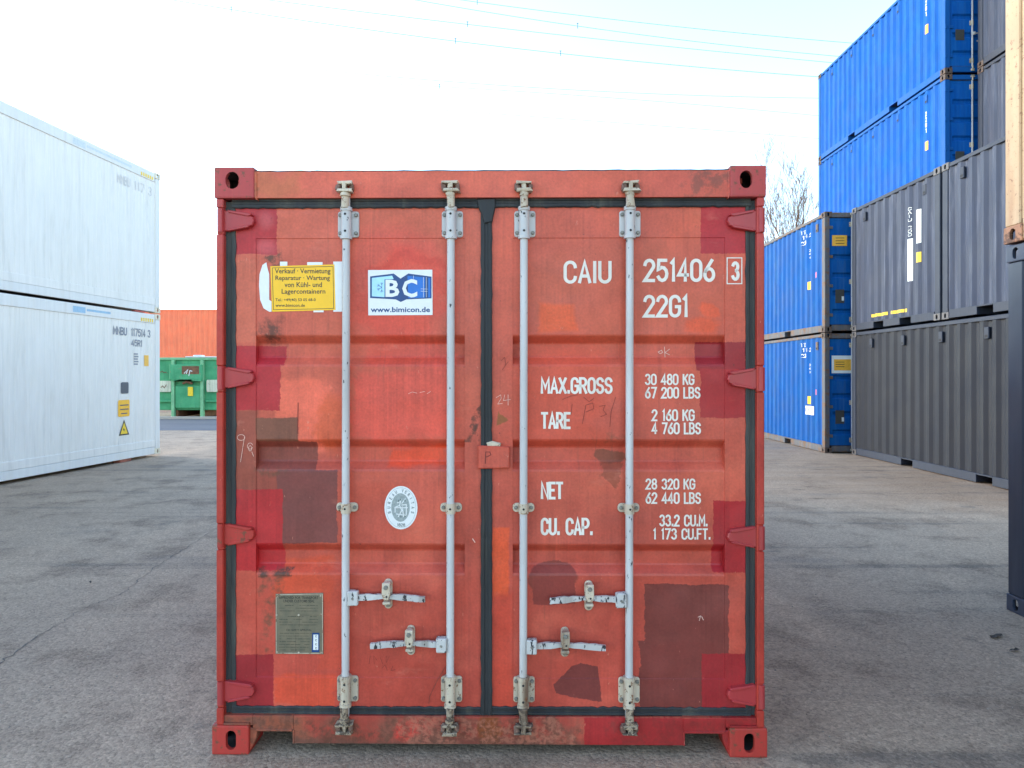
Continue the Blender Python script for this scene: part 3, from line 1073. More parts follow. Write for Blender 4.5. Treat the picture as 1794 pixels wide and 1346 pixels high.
# ------------------------------------------------------------------ ground
def ground_material():
    m = Mat('yard_asphalt', .85, spec=.25)
    o = m.obj()
    x, y, z = m.sep(o)
    big = m.noise(o, .35, 5, .6)
    mid = m.noise(o, 1.6, 6, .65)
    lanes = m.noise(m.scaled(o, (.9, .22, 1)), 1.3, 5, .6)
    grit = m.noise(o, 75, 3, .7)
    grit2 = m.noise(o, 210, 2, .6)
    vor = m.node('ShaderNodeTexVoronoi'); vor.inputs['Scale'].default_value = 120
    m.put(vor.inputs['Vector'], o)
    base = m.mix(m.mr(big, .35, .65, 0, 1, True), C(154, 143, 134), C(168, 156, 145))
    base = m.mix(m.mr(mid, .48, .66, 0, .75, True), base, C(122, 111, 103))
    base = m.mix(m.mr(lanes, .5, .72, 0, .55, True), base, C(178, 163, 150))
    # dry mud and dirt carried along the foot of the right-hand stacks
    w = m.noise(o, .8, 5, .65)
    mud = m.mr(m.m_('ADD', y, m.m_('MULTIPLY', m.m_('SUBTRACT', w, .5), 6.0)), 7.2, 9.5, 0, 1, True)
    mudx = m.mr(x, .5, 2.5, 0, 1, True)
    mudn = m.mr(m.noise(m.scaled(o, (.35, 1.6, 1)), 1.1, 6, .7), .35, .7, .25, .95, True)
    base = m.mix(m.m_('MULTIPLY', m.m_('MULTIPLY', mud, mudx), mudn), base, C(148, 132, 118))
    dk = m.mr(m.noise(m.scaled(o, (.5, 2.2, 1)), 1.6, 6, .72), .60, .68, 0, .65, True)
    base = m.mix(m.m_('MULTIPLY', m.m_('MULTIPLY', mud, mudx), dk), base, C(70, 64, 60))
    # oil spots
    oil = m.noise(m.scaled(o, (1, 1, 1)), 1.1, 5, .65)
    base = m.mix(m.mr(oil, .62, .70, 0, .45, True), base, C(96, 95, 95))
    wet = m.noise(m.scaled(o, (.45, 1, 1)), .9, 5, .6)
    base = m.mix(m.mr(wet, .55, .68, 0, .4, True), base, C(110, 110, 113))
    base = m.mix(1.0, base, (1.16, 1.06, .95, 1), 'MULTIPLY')
    # tyre tracks that cross the yard
    tr = m.noise(m.scaled(o, (.12, 2.6, 1)), 1.0, 4, .6)
    base = m.mix(m.m_('MULTIPLY', m.mr(tr, .56, .68, 0, .55, True), m.mr(mid, .35, .6, .3, 1)), base, C(112, 104, 98))
    # stone grain: single chips of aggregate in dark binder
    v1 = m.node('ShaderNodeTexVoronoi'); v1.inputs['Scale'].default_value = 62
    m.put(v1.inputs['Vector'], o)
    v2 = m.node('ShaderNodeTexVoronoi'); v2.inputs['Scale'].default_value = 150
    m.put(v2.inputs['Vector'], o)
    g = m.m_('ADD', m.m_('MULTIPLY', grit, .6), m.m_('MULTIPLY', grit2, .4))
    r1 = m.sep(v1.outputs[1])[0]; r2 = m.sep(v2.outputs[1])[0]
    gk = m.m_('ADD', m.mr(g, .33, .67, .42, .98), m.m_('ADD', m.mr(r1, 0, 1, -.06, .34), m.mr(r2, 0, 1, 0, .26)))
    base = m.mix(1.0, base, grey3(m, gk), 'MULTIPLY')
    base = m.mix(m.mr(m.noise(o, 45, 2), .70, .74, 0, .6), base, C(196, 188, 176))
    base = m.mix(m.mr(m.noise(o, 30, 3), .29, .25, 0, .75), base, C(58, 54, 51))
    b = m.bump(big, .5, .15)
    b = m.bump(mid, .35, .02, b)
    b = m.bump(m.m_('ADD', g, m.m_('MULTIPLY', v1.outputs[0], -.5)), .8, .010, b)
    return m.out(base, b)


mb = MB()
mb.poly([(-400, -200, 0), (400, -200, 0), (400, 600, 0), (-400, 600, 0)])
ground = mb.build('ground', ground_material(), kind='structure')

m = Mat('road_asphalt', .8, spec=.3)
g = m.noise(m.obj(), 60, 3, .6)
gl = m.noise(m.scaled(m.obj(), (.2, 1, 1)), 1.2, 4)
cc = m.mix(m.mr(gl, .35, .65), C(84, 88, 100), C(100, 102, 110))
cc = m.mix(1, cc, grey3(m, m.mr(g, .3, .7, .8, 1.2)), 'MULTIPLY')
M['road'] = m.out(cc, m.bump(g, .4, .004))
mb = MB()
mb.poly([(-60, 20.4, .004), (5.5, 20.9, .004), (5.5, 26.1, .004), (-60, 26.1, .004)])
mb.build('road', M['road'], kind='structure')
mb = MB()
mb.box(-60, 5.5, 26.1, 26.28, 0, .10, .01)
mb.build('kerb', flat('kerb_concrete', C(176, 168, 160), .8), kind='structure')

# the sealed seam across the yard on the left


def gpt(px, py):
    d = CAM_H * F / (py - CY)
    return ((px - CX) / F * d, d)


seam = [gpt(*p) for p in ((-120, 1240), (0, 1163), (60, 1120), (150, 1065), (215, 1040), (270, 995), (330, 958), (380, 925), (440, 880))]
dense = []
for (ax, ay), (bx, by) in zip(seam, seam[1:]):
    for k in range(10):
        t = k / 10
        j = (mnoise.noise(Vector((ax + t * 9, ay * 3, k * .7))) * .03)
        dense.append((ax + (bx - ax) * t + j, ay + (by - ay) * t + j * .6))
mb = MB()
for i in range(len(dense) - 1):
    (ax, ay), (bx, by) = dense[i], dense[i + 1]
    d = Vector((bx - ax, by - ay)).normalized(); nn = Vector((-d.y, d.x))
    w0 = .001 + .008 * abs(mnoise.noise(Vector((i * .37, 1, 2)))); w1 = .001 + .008 * abs(mnoise.noise(Vector(((i + 1) * .37, 1, 2))))
    mb.poly([(ax + nn.x * w0, ay + nn.y * w0, .003), (ax - nn.x * w0, ay - nn.y * w0, .003), (bx - nn.x * w1, by - nn.y * w1, .003), (bx + nn.x * w1, by + nn.y * w1, .003)])
mb.f = [f[::-1] for f in mb.f]
mb.build('asphalt_crack', flat('crack_dark', C(104, 100, 96), .9, 0, .3), kind='structure')

# loose grit lying on the yard
mb = MB()
rg = random.Random(3)
for i in range(2600):
    d = 2.3 + 12 * rg.random() ** 1.6
    x = (rg.random() * 1.7 - .85) * d
    if abs(x + .1) < 1.35 and d > 2.9: continue
    if x < -6.6 or x > 6.6: continue
    s = .0022 + .006 * rg.random() ** 4
    a = rg.random() * 6.28
    pts = []
    for k in range(4):
        t = a + k * 1.57 + rg.random() * .6
        pts.append((x + s * math.cos(t) * (.6 + .5 * rg.random()), d + s * math.sin(t) * (.6 + .5 * rg.random()), .0))
    top = (x, d, s * (.7 + .5 * rg.random()))
    mb.add(pts + [top], [(0, 1, 4), (1, 2, 4), (2, 3, 4), (3, 0, 4)])
mb.build('loose_grit', flat('grit_stone', C(130, 126, 120), .9, 0, .5, 3), kind='stuff')

# dead leaves
leaf_mat = flat('dead_leaf', C(62, 52, 44), .8, 0, .4)
M['leafm'] = leaf_mat
leaf_spots = [(1744, 1117, .045, 'dark crumpled leaf lying nearest the navy container, larger one'), (1777, 1141, .03, 'small dark leaf on the asphalt below the larger leaf by the navy container'),
              (158, 1022, .02, 'tiny dark leaf on the asphalt left of the red container')]
for px, py, s, lab in leaf_spots:
    x, y = gpt(px, py)
    mb = MB()
    n = 10
    ring = []
    for k in range(n):
        t = 2 * math.pi * k / n
        rr = s * (1.0 + .3 * math.cos(2 * t)) * (.75 + .4 * rg.random())
        ring.append((rr * math.cos(t), rr * .6 * math.sin(t), .004 + .012 * rg.random()))
    mb.add(ring + [(0, 0, .012)], [(k, (k + 1) % n, n) for k in range(n)])
    o = mb.build('dead_leaf', M['leafm'], None, (x, y, .002), label=lab, category='leaf', group='dead leaves on the yard')
    o.rotation_euler = (0, 0, rg.random() * 6)

# ------------------------------------------------------------------ the red container
YAW = -0.0105
red = thing('freight_container', 'red-brown freight container with patched doors marked CAIU 251406 3, facing the camera', 'container', (RX, FRONT, 0), YAW)
HR, LR, hw = 2.591, 6.058, W / 2
ZB0 = PZ(1326)
# castings: fitted to the photograph's four
for (x0, y0, x1, y1, mm) in ((372.5, 291, 443, 346, 'red_pale_casting'), (1278, 290, 1341, 346, 'red_pale_casting'), (368.5, 1274, 434, 1325.5, 'red_casting'), (1277, 1274, 1343, 1326, 'red_casting')):
    (xa, za), (xb, zb) = P(x0, y0), P(x1, y1)
    za, zb = min(za, HR), max(zb, 0.001)
    sx, sz = (xb - xa) / .162, (za - zb) / .118
    casting(red, (xa + xb) / 2, .089, (za + zb) / 2, M[mm], (sx, 1, sz), None, CAST_LOW if y0 > 800 else (CAST_UL if x0 < 800 else CAST_UR))
for sx in (-1, 1):
    for zz in (.059, HR - .059):
        casting(red, sx * (hw - .081), LR - .089, zz, M['red_casting'])
# shell behind the doors
prs = corrugation(.15, LR - .15)
for sx in (-1, 1):
    sheet_mb(prs, .157, HR - .085, sx * (hw - .03), sx).build('side_panel', M['red_shell'], red)
    rail_mb(LR, sx * (hw - .016), sx, ((2.0, 2.36), (3.7, 4.06)), off=.185).build('bottom_rail', M['red_shell'], red)
    mb = MB(); mb.box(sx * (hw - .016), sx * (hw - .08), .185, LR - .172, HR - .085, HR - .03, .006); mb.build('top_rail', M['red_shell'], red)
    mb = MB(); mb.box(sx * (hw - .016), sx * (hw - .12), LR - .15, LR - .006, .1185, HR - .1185, .008); mb.build('corner_post', M['red_shell'], red)
mb = MB(); mb.box(-hw + .08, hw - .08, .09, LR - .08, HR - .055, HR - .032); mb.build('roof_panel', M['red_shell'], red)
mb = MB(); mb.box(-hw + .066, hw - .066, .13, LR - .06, .135, .165); mb.build('floor', M['underside'], red)
mb = MB()
for k in range(17):
    yy = .35 + k * .33
    if 1.95 < yy < 2.4 or 3.65 < yy < 4.1: continue
    mb.box(-hw + .07, hw - .07, yy, yy + .045, .03, .134)
mb.build('floor_beam', M['underside'], red, kind='stuff')
end_sheet_mb(corrugation(-hw + .12, hw - .12), .03, HR - .04, LR - .03).build('end_wall', M['red_shell'], red)

# header: face slightly set back, ragged top edge
mb = MB()
xa, xb = PX(443, .012), PX(1279, .012)
zt, zl = PZ(299.5, .012), PZ(346, .012)
n = 60
top = [(xa + (xb - xa) * i / n, zt + .0022 * mnoise.noise(Vector((i * .45, 3, 1))) + (.003 if i in (0, n) else 0)) for i in range(n + 1)]
for i in range(n):
    (x0, z0), (x1, z1) = top[i], top[i + 1]
    mb.poly([(x0, .012, zl), (x1, .012, zl), (x1, .012, z1), (x0, .012, z0)])
    mb.poly([(x0, .012, z0), (x1, .012, z1), (x1, .10, z1), (x0, .10, z0)])
mb.poly([(xa, .012, zl), (xa, .10, zl), (xb, .10, zl), (xb, .012, zl)])
mb.cur = 1      # dark sealant along the roof edge
for i in range(n):
    (x0, z0), (x1, z1) = top[i], top[i + 1]
    h0 = .0035 + .002 * mnoise.noise(Vector((i * .8, 5, 1))); h1 = .0035 + .002 * mnoise.noise(Vector(((i + 1) * .8, 5, 1)))
    mb.poly([(x0, .0115, z0 - .001), (x1, .0115, z1 - .001), (x1, .0115, z1 + h1), (x0, .0115, z0 + h0)])
    mb.poly([(x0, .0115, z0 + h0), (x1, .0115, z1 + h1), (x1, .09, z1 + h1), (x0, .09, z0 + h0)])
mb.cur = 0
mb.prism([(PX(441), PZ(294)), (PX(449, .012), PZ(302)), (PX(449, .012), PZ(349)), (PX(441), PZ(343))], .007, .09, .003)
mb.prism([(PX(1280), PZ(292)), (PX(1274, .012), PZ(300)), (PX(1274, .012), PZ(348)), (PX(1280), PZ(343))], .007, .09, .003)
mb.build('header_beam', [M['header'], flat('roof_sealant', C(58, 56, 60), .8)], red)

# corner posts: front flange, return, back of the J section
for sx in (-1, 1):
    mb = MB()
    e0, e1 = (376.5, 389) if sx < 0 else (1337.5, 1325)
    xo, xi = PX(e0, .006), PX(e1, .006)
    prev = PZ(346.5, .006)
    for yc in (385, 663, 941, 1219):
        z1 = PZ(yc - 22, .006)
        mb.box(xo, xi, .006, .11, z1, prev - .001, .004); prev = PZ(yc + 24, .006)
    mb.box(xo - sx * .001, xi - sx * .001, .004, .11, PZ(1273, .006), prev - .001, .004)
    for yc in (385, 663, 941, 1219):
        mb.box(xo + sx * -.002, xi, .010, .11, PZ(yc + 24.5, .006), PZ(yc - 22.5, .006), .004)
    mb.box(xi, xi - sx * .075, .075, .15, PZ(1273), PZ(346), .003)
    mb.build('corner_post', M['post'], red)

# sill with its two lifting cut-outs
mb = MB()
d = .014
poly = [P(388, 1256, d), P(1324, 1256, d), P(1324, 1274, d), P(1270, 1274, d), P(1268, 1281, d), P(1198, 1281, d), P(1192, 1304.5, d), P(515, 1304.5, d), P(512, 1281, d), P(446, 1281, d), P(441, 1274, d), P(388, 1274, d)]
xs = poly
# front as strips so the outline stays concave-safe
def strip(a, b, ytop, ybot):
    x0, x1 = PX(a, d), PX(b, d); z0, z1 = PZ(ybot, d), PZ(ytop, d)
    return x0, x1, z0, z1
for a, b, yt, yb in ((388, 441, 1256, 1273), (441, 513, 1256, 1280.5), (513, 1196, 1256, 1304.5), (1196, 1270, 1256, 1280.5), (1270, 1324, 1256, 1273)):
    x0, x1, z0, z1 = strip(a, b, yt, yb)
    mb.box(x0 + .0002, x1 - .0002, d, .12 if b - a < 500 else .03, z0, z1, 0.0015)
# folded lips round the cut-outs
for a, b in ((446, 511), (1199, 1268)):
    mb.box(PX(a, d), PX(b, d), d - .004, .05, PZ(1283, d), PZ(1279, d), .0015)
for a, dy in ((511.5, 1), (1195.5, 1)):
    mb.box(PX(a, d), PX(a + 3.5, d), d - .003, .14, PZ(1304.5, d), PZ(1280, d), .0015)
# gussets between castings and sill
mb.prism([P(434, 1276, .02), P(450, 1279, .02), P(448, 1296, .02), P(436, 1318, .02)], .016, .06, .003)
mb.prism([P(1278, 1276, .02), P(1263, 1279, .02), P(1265, 1296, .02), P(1276, 1318, .02)], .016, .06, .003)
# ledges over the lower castings
mb.box(PX(389), PX(434), .002, .11, PZ(1273.5), PZ(1270.5), .001)
mb.box(PX(1278), PX(1325), .002, .11, PZ(1273.5), PZ(1270.5), .001)
mb.build('door_sill', M['sill'], red)

# doors
doorL = leaf_mb(PX(408, DD), PX(848, DD), PZ(1250, DD), PZ(352, DD), PX(447, DD), PX(814, DD), [(PZ(a, DD), PZ(b, DD)) for a, b in ((588, 641), (771, 825), (954, 1007))], DD, .036, (PZ(418, DD), PZ(1187, DD)))
doorR = leaf_mb(PX(856, DD), PX(1308, DD), PZ(1250, DD), PZ(352, DD), PX(898, DD), PX(1268, DD), [(PZ(a, DD), PZ(b, DD)) for a, b in ((588, 641), (771, 825), (954, 1007))], DD, .036, (PZ(418, DD), PZ(1187, DD)))
door_l = doorL.build('door', M['left_door'], red, label='left door with the yellow and the white sticker')
door_r = doorR.build('door', M['right_door'], red, label='right door with the white weight table')


def wavy(mb, p0, p1, w, y0, y1, amp, n=40, seed=0, lip=True):
    """rubber strip from p0 to p1 (x, z) with slightly uneven edges"""
    a, b = Vector(p0), Vector(p1)
    dr = (b - a).normalized(); nn = Vector((-dr.y, dr.x))
    rows = []
    for i in range(n + 1):
        c = a + (b - a) * (i / n)
        e0 = w / 2 + amp * mnoise.noise(Vector((i * .5, seed, 0))); e1 = w / 2 + amp * mnoise.noise(Vector((i * .5, seed, 9)))
        off = [(-e0, y1), (-e0 * .98, y0 + .003), (-e0 * .75, y0), (-e0 * .35, y0 + .001), (-e0 * .2, y0 + .005), (e1 * .2, y0 + .005), (e1 * .35, y0 + .001), (e1 * .75, y0), (e1 * .98, y0 + .003), (e1, y1)]
        rows.append([(c.x + nn.x * o, yy + .0012 * mnoise.noise(Vector((i * .8, seed, 4))), c.y + nn.y * o) for o, yy in off])
    vs = [p for r in rows for p in r]
    k = len(rows[0])
    fs = []
    for i in range(n):
        for j in range(k - 1):
            fs.append([i * k + j, i * k + j + 1, (i + 1) * k + j + 1, (i + 1) * k + j])
    mb.add(vs, fs)


g1 = .030
mb = MB()
wavy(mb, P(398.5, 352, g1), P(398.5, 1252, g1), .058, g1 + .004, .075, .005, 80, 1)
wavy(mb, P(404, 354.5, g1), P(848, 354.5, g1), .047, g1, .075, .005, 90, 2)
wavy(mb, P(404, 1248, g1), P(846, 1248, g1), .038, g1 + .003, .075, .006, 90, 3)
mb.build('door_gasket', M['rubber'], door_l)
mb = MB()
wavy(mb, P(1315.5, 352, g1), P(1315.5, 1252, g1), .050, g1 + .004, .075, .005, 80, 4)
wavy(mb, P(862, 354, g1), P(1314, 354, g1), .047, g1, .075, .005, 90, 5)
wavy(mb, P(860, 1247, g1), P(1314, 1247, g1), .038, g1 + .003, .075, .006, 90, 6)
wavy(mb, P(852, 366, g1 - .003), P(852, 1262, g1 - .003), .051, g1 - .004, .075, .004, 90, 7)
mb.prism([P(835, 350, g1), P(868, 348, g1), P(868, 362, g1), P(862, 390, g1), P(848, 392, g1), P(843, 375, g1), P(837, 362, g1)], g1 - .008, .07, .004)
mb.build('door_gasket', M['rubber'], door_r)

# hinges
for sx in (-1, 1):
    for yc in (385, 663, 941, 1219):
        yy = yc + (2 if sx > 0 else 0)
        def Q(px, py, dd=.0):
            q = px if sx < 0 else 1716 - px
            return P(q, yy + py, dd)
        mb = MB()
        w0 = random.uniform(-1, 1)
        mb.prism([Q(376, -20), Q(394, -19), Q(430, -12 + w0), Q(438, -8), Q(440, 0), Q(437, 7), Q(428, 10 + w0), Q(396, 17), Q(376, 18)], .020, .046, .004)
        mb.prism([Q(393, -20), Q(434, -13.5 + w0), Q(437, -11), Q(430, -8.5), Q(396, -15)], .014, .042, .0025)
        mb.prism([Q(393, 18), Q(430, 11.5 + w0), Q(434, 8.5), Q(428, 6.5), Q(396, 13)], .014, .042, .0025)
        mb.tube([(Q(382, 0)[0], .014, Q(382, 20)[1]), (Q(382, 0)[0], .014, Q(382, -21)[1])], .0145, 12)
        mb.build('hinge', M['crimson'] if not (yc == 941 and sx < 0) else M['red_casting'], red)

# locking bars
RODS = [(606, 1048, 1, 745, 678), (790, 1130, -1, 649, 718), (918, 1132, 1, 1060, 990), (1103, 1050, -1, 963, 1032)]
YR = DD - .003
for i, (px, hy, sg, hend, hcatch) in enumerate(RODS):
    dr = YR - .030
    x = PX(px, dr)
    xb = PX(px - 1.5, dr)     # the bars lean a hair
    mb = MB()
    mb.tube([(xb, dr, PZ(1256, dr)), ((x + xb) / 2, dr - .001, PZ(800, dr)), (x, dr, PZ(340, dr))], .0172, 16)
    rod = mb.build('lock_rod', M['galv'], red)
    top_z, bot_z = PZ(391, dr), PZ(1212, dr)
    bracket_mb(x, top_z, .094, .116, YR).build('bearing_bracket', [M['galv'], M['bolt'], M['hole']], rod)
    bracket_mb(xb, bot_z, .094, .114, YR).build('bearing_bracket', [M['galv_dirty'], M['bolt'], M['hole']], rod)
    mz = PZ(891, dr)
    mb = MB()
    xm = (x + xb) / 2
    mb.prism(rrect(xm - .048, xm + .048, mz - .020, mz + .020, .016, 4), YR - .008, YR, .002)
    mb.tube([(xm, dr, mz - .022), (xm, dr, mz + .022)], .0215, 14)
    mb.cur = 1
    for s in (-1, 1): mb.disc(xm + s * .034, YR - .008, mz, .0085, 8, .008)
    mb.cur = 2
    mb.disc(xm, dr - .0222, mz, .005, 8)
    mb.build('rod_guide', [M['galv_dirty'], M['bolt'], M['hole']], rod)
    cam_mb(x, PZ(334, .0), .013, 1, .006 * (i % 2)).jitter(.007).build('locking_cam', [M['galv_dirty'], M['rust_bolt']], rod)
    cam_mb(xb, PZ(1270, .0), .015, -1, .008 * ((i + 1) % 2)).jitter(.008).build('locking_cam', [M['cam_low'], M['rust_bolt']], rod)
    dh = YR - .04
    handle_mb(xb, PZ(hy, dh), sg, abs(PX(hend, dh) - xb), YR, .2).jitter(.003, 45).build('handle', [M['grip'], M['bolt']], rod)
    catch_mb(PX(hcatch, YR - .03), PZ(hy - 4, YR - .03), YR).build('handle_catch', [M['galv_dirty'], M['bolt'], M['hole']], rod)

# customs plate over the centre gap
dc = .012
mb = MB()
mb.prism([P(837, 781, dc), P(893, 783, dc), P(893, 821, dc), P(837, 822, dc)], dc, DD - .002, .005)
mb.cur = 1
put_strokes(mb, [[P(850, 812, dc), P(851, 792, dc), P(858, 792, dc), P(860, 797, dc), P(852, 801, dc)]], .0035, dc - .0008)
mb.cur = 2
mb.prism([P(852, 776, .02), P(862, 773, .02), P(878, 777, .02), P(876, 782, .02), P(854, 782, .02)], .016, .034, .003)
mb.build('seal_plate', [M['right_door'], M['scratch'], M['galv_dirty']], door_r)

# white lettering
YT = DD - .0018
for s, x0, x1, y0, y1, tk in (
    ('CAIU', 987, 1071, 457, 497.5, .14), ('251406', 1126, 1252, 454, 495, .14), ('3', 1279, 1294, 459, 493, .16), ('22G1', 1126, 1206, 517, 557, .14),
    ('MAX.GROSS', 947, 1073, 661, 690.5, .15), ('30 480 KG', 1129, 1215.5, 655, 675, .15), ('67 200 LBS', 1129, 1226, 678, 698.5, .15),
    ('TARE', 947, 1000, 722, 752, .15), ('2 160 KG', 1140.5, 1216, 717, 738, .15), ('4 760 LBS', 1140.5, 1227, 740, 761, .15),
    ('NET', 947, 987, 844, 875, .15), ('28 320 KG', 1130, 1217, 838, 857.5, .15), ('62 440 LBS', 1130, 1227, 862, 882.5, .15),
    ('CU. CAP.', 947, 1039, 907, 938, .15), ('33.2 CU.M.', 1154, 1239, 901, 922, .15), ('1 173 CU.FT.', 1143, 1244, 925, 945, .15)):
    mb = MB()
    put_text(mb, s, PX(x0, YT), PX(x1, YT), PZ(y1, YT), PZ(y0, YT), YT - (.003 if x0 == 1279 else 0), tk=tk)
    if s == '3':
        fr = [P(1272, 453, YT), P(1297.5, 453, YT), P(1297.5, 498, YT), P(1272, 498, YT), P(1272, 453, YT)]
        put_strokes(mb, [fr], .0045, YT - .003)
    mb.build('lettering', M['white_print'], door_r)

# chalk and scratch marks on the right door
mb = MB()
dR = DD + .034
put_strokes(mb, [[P(1152, 617, dR), P(1158, 614, dR), P(1160, 618, dR), P(1155, 620, dR), P(1152, 617, dR)], [P(1163, 608, dR), P(1164, 626, dR)], [P(1172, 612, dR), P(1164, 618, dR), P(1172, 622, dR)]], .0028, dR)
put_strokes(mb, [[P(869, 697, YT), P(877, 692, YT), P(878, 698, YT), P(872, 708, YT), P(880, 707, YT)], [P(884, 692, YT), P(882, 702, YT), P(894, 700, YT)], [P(890, 692, YT), P(890, 710, YT)]], .0022, YT - .004)
put_strokes(mb, [[P(1222, 1080, YT), P(1226, 1078, YT), P(1224, 1086, YT)], [P(1228, 1079, YT), P(1231, 1085, YT)]], .003, YT)
mb.build('chalk_mark', M['chalk'], door_r)
mb = MB()
put_strokes(mb, [[P(1002, 708, YT), P(1000, 726, YT)], [P(985, 700, YT), P(1000, 694, YT), P(1012, 692, YT)], [P(1020, 742, YT), P(1026, 710, YT), P(1038, 706, YT), P(1040, 716, YT), P(1026, 722, YT)],
                 [P(1050, 712, YT), P(1060, 710, YT), P(1056, 718, YT), P(1062, 726, YT), P(1052, 730, YT)], [P(1078, 696, YT), P(1070, 722, YT), P(1068, 748, YT)], [P(1022, 696, YT), P(1032, 704, YT), P(1040, 698, YT)]], .0018, YT)
put_strokes(mb, [[P(878, 632, YT), P(884, 626, YT), P(886, 640, YT)], [P(880, 648, YT), P(890, 634, YT)]], .0016, YT - .004)
mb.build('scratch_mark', M['scratch'], door_r)
# on the left door
mb = MB()
put_strokes(mb, [arc(*P(421, 767, YT), .017, .013, 0, 360, 14), [P(427, 766, YT), P(424, 785, YT), P(420, 810, YT)], arc(*P(437, 782, YT), .012, .014, 20, 330, 10), arc(*P(437, 786, YT), .007, .012, 0, 360, 10),
                 [P(440, 792, YT), P(443, 800, YT)]], .0022, YT - .004)
put_strokes(mb, [[P(715, 690, YT), P(722, 687, YT), P(730, 689, YT)], [P(735, 688, YT), P(744, 686, YT)], [P(748, 690, YT), P(754, 686, YT)]], .0016, YT)
put_strokes(mb, [[P(828, 944, YT), P(832, 950, YT)]], .004, YT - .004)
mb.build('chalk_mark', M['chalk'], door_l)
mb = MB()
put_strokes(mb, [[P(646, 1164, YT), P(648, 1150, YT)], [P(655, 1165, YT), P(654, 1150, YT), P(660, 1158, YT)], [P(665, 1152, YT), P(670, 1164, YT)], [P(676, 1150, YT), P(676, 1162, YT), P(682, 1150, YT)], [P(668, 1172, YT), P(674, 1166, YT), P(678, 1176, YT)], [P(688, 1168, YT), P(684, 1176, YT), P(692, 1174, YT)],
                 [P(833, 660, YT), P(838, 648, YT)], [P(836, 672, YT), P(841, 656, YT)]], .0015, YT)
# weld bead round the repair insert
bead = [P(521, 706, YT), P(520, 760, YT), P(522, 800, YT), P(450, 802, YT)]
put_strokes(mb, [bead[:2]], .003, YT)
mb.build('scratch_mark', M['scratch'], door_l)

# yellow sales sticker over remains of an older white label
YS = DD - .0015
mb = MB()
mb.poly([(a, YS, b) for a, b in reversed([P(465, 459, YS), P(458, 464, YS), P(453, 480, YS), P(452, 500, YS), P(454, 525, YS), P(460, 540, YS), P(470, 546, YS), P(474, 546, YS), P(474, 528, YS), P(470, 525, YS), P(470, 480, YS), P(467, 470, YS)])])
for a, b, c_, e in ((489, 502, 458, 466), (537, 564, 459, 466), (583, 599, 458, 546), (548, 566, 540, 547)):
    mb.poly([(x, YS, z) for x, z in (P(a, e, YS), P(b, e, YS), P(b, c_, YS), P(a, c_, YS))])
mb.build('old_label', M['white_sticker'], door_l, label='torn remains of a white label')


def sheet(mb, pts, y):
    n = len(pts)
    area = sum(pts[i][0] * pts[(i + 1) % n][1] - pts[(i + 1) % n][0] * pts[i][1] for i in range(n))
    mb.poly([(a, y, b) for a, b in (pts if area > 0 else pts[::-1])])


mb = MB()
ys = YS - .0006
sheet(mb, [P(472, 466, ys), P(585, 463, ys), P(587, 543, ys), P(475, 546, ys)], ys)
mb.cur = 1
put_strokes(mb, [[P(475.5, 469, ys), P(582.5, 466.5, ys), P(583.5, 540.5, ys), P(477.5, 542.5, ys), P(475.5, 469, ys)]], .0022, ys - .0004)
for s, x0, x1, y0, y1 in (('Verkauf · Vermietung', 480, 578, 470, 481.5), ('Reparatur · Wartung', 481, 577, 482.5, 493), ('von Kühl- und', 497, 563, 494, 503), ('Lagercontainern', 492, 569, 506, 517), ('Tel.: +49(40) 53 05 68-0', 481, 552, 522.5, 529), ('www.bimicon.de', 481, 533, 532, 537.5)):
    font_text(mb, s, PX(x0, ys), PX(x1, ys), PZ(y1, ys), PZ(y0, ys), ys - .0005, .012)
mb.build('sticker', [M['yellow_sticker'], M['black_print']], door_l, label='yellow sticker reading Verkauf Vermietung Reparatur Wartung')

# white and blue sticker
def Z8(zx, zy): return P(450 + zx / 5.436, 440 + zy / 5.436, ys)
mb = MB()
sheet(mb, [P(644, 473, ys), P(757, 472.5, ys), P(757.5, 552, ys), P(644.5, 552.5, ys)], YS)
mb.cur = 1
sheet(mb, [Z8(1075, 240), Z8(1300, 213), Z8(1366, 262), Z8(1368, 485), Z8(1320, 460), Z8(1075, 446)], YS - .0004)
sheet(mb, [Z8(1366, 262), Z8(1440, 213), Z8(1662, 243), Z8(1662, 450), Z8(1420, 460), Z8(1368, 485)], YS - .0004)
mb.cur = 2
sheet(mb, [Z8(1092, 255), Z8(1285, 233), Z8(1300, 266), Z8(1213, 268), Z8(1213, 438), Z8(1092, 430)], YS - .0008)
mb.cur = 3
sheet(mb, [Z8(1432, 235), Z8(1600, 250), Z8(1600, 446), Z8(1440, 448)], YS - .0008)
sheet(mb, [Z8(1630, 254), Z8(1650, 257), Z8(1650, 440), Z8(1630, 442)], YS - .0008)
mb.cur = 1
cx, cz = Z8(1187, 345)
for an in (90, 30, 150, 210, 330, 270):
    an = math.radians(an); c_, s_ = math.cos(an), math.sin(an)
    if c_ > .5: continue
    r = .022
    e = (cx + r * c_, cz + r * s_)
    put_strokes(mb, [[(cx, cz), e]], .0018, YS - .0012)
    for dd in (-.6, .6):
        put_strokes(mb, [[(cx + r * .55 * c_, cz + r * .55 * s_), (cx + r * .55 * c_ + r * .45 * math.cos(an + dd), cz + r * .55 * s_ + r * .45 * math.sin(an + dd))]], .0015, YS - .0014)
mb.cur = 0
font_text(mb, 'B', *[Z8(1222, 0)[0], Z8(1355, 0)[0], Z8(0, 436)[1], Z8(0, 272)[1]], YS - .0016, .03)
font_text(mb, 'C', *[Z8(1382, 0)[0], Z8(1526, 0)[0], Z8(0, 442)[1], Z8(0, 266)[1]], YS - .0017, .03)
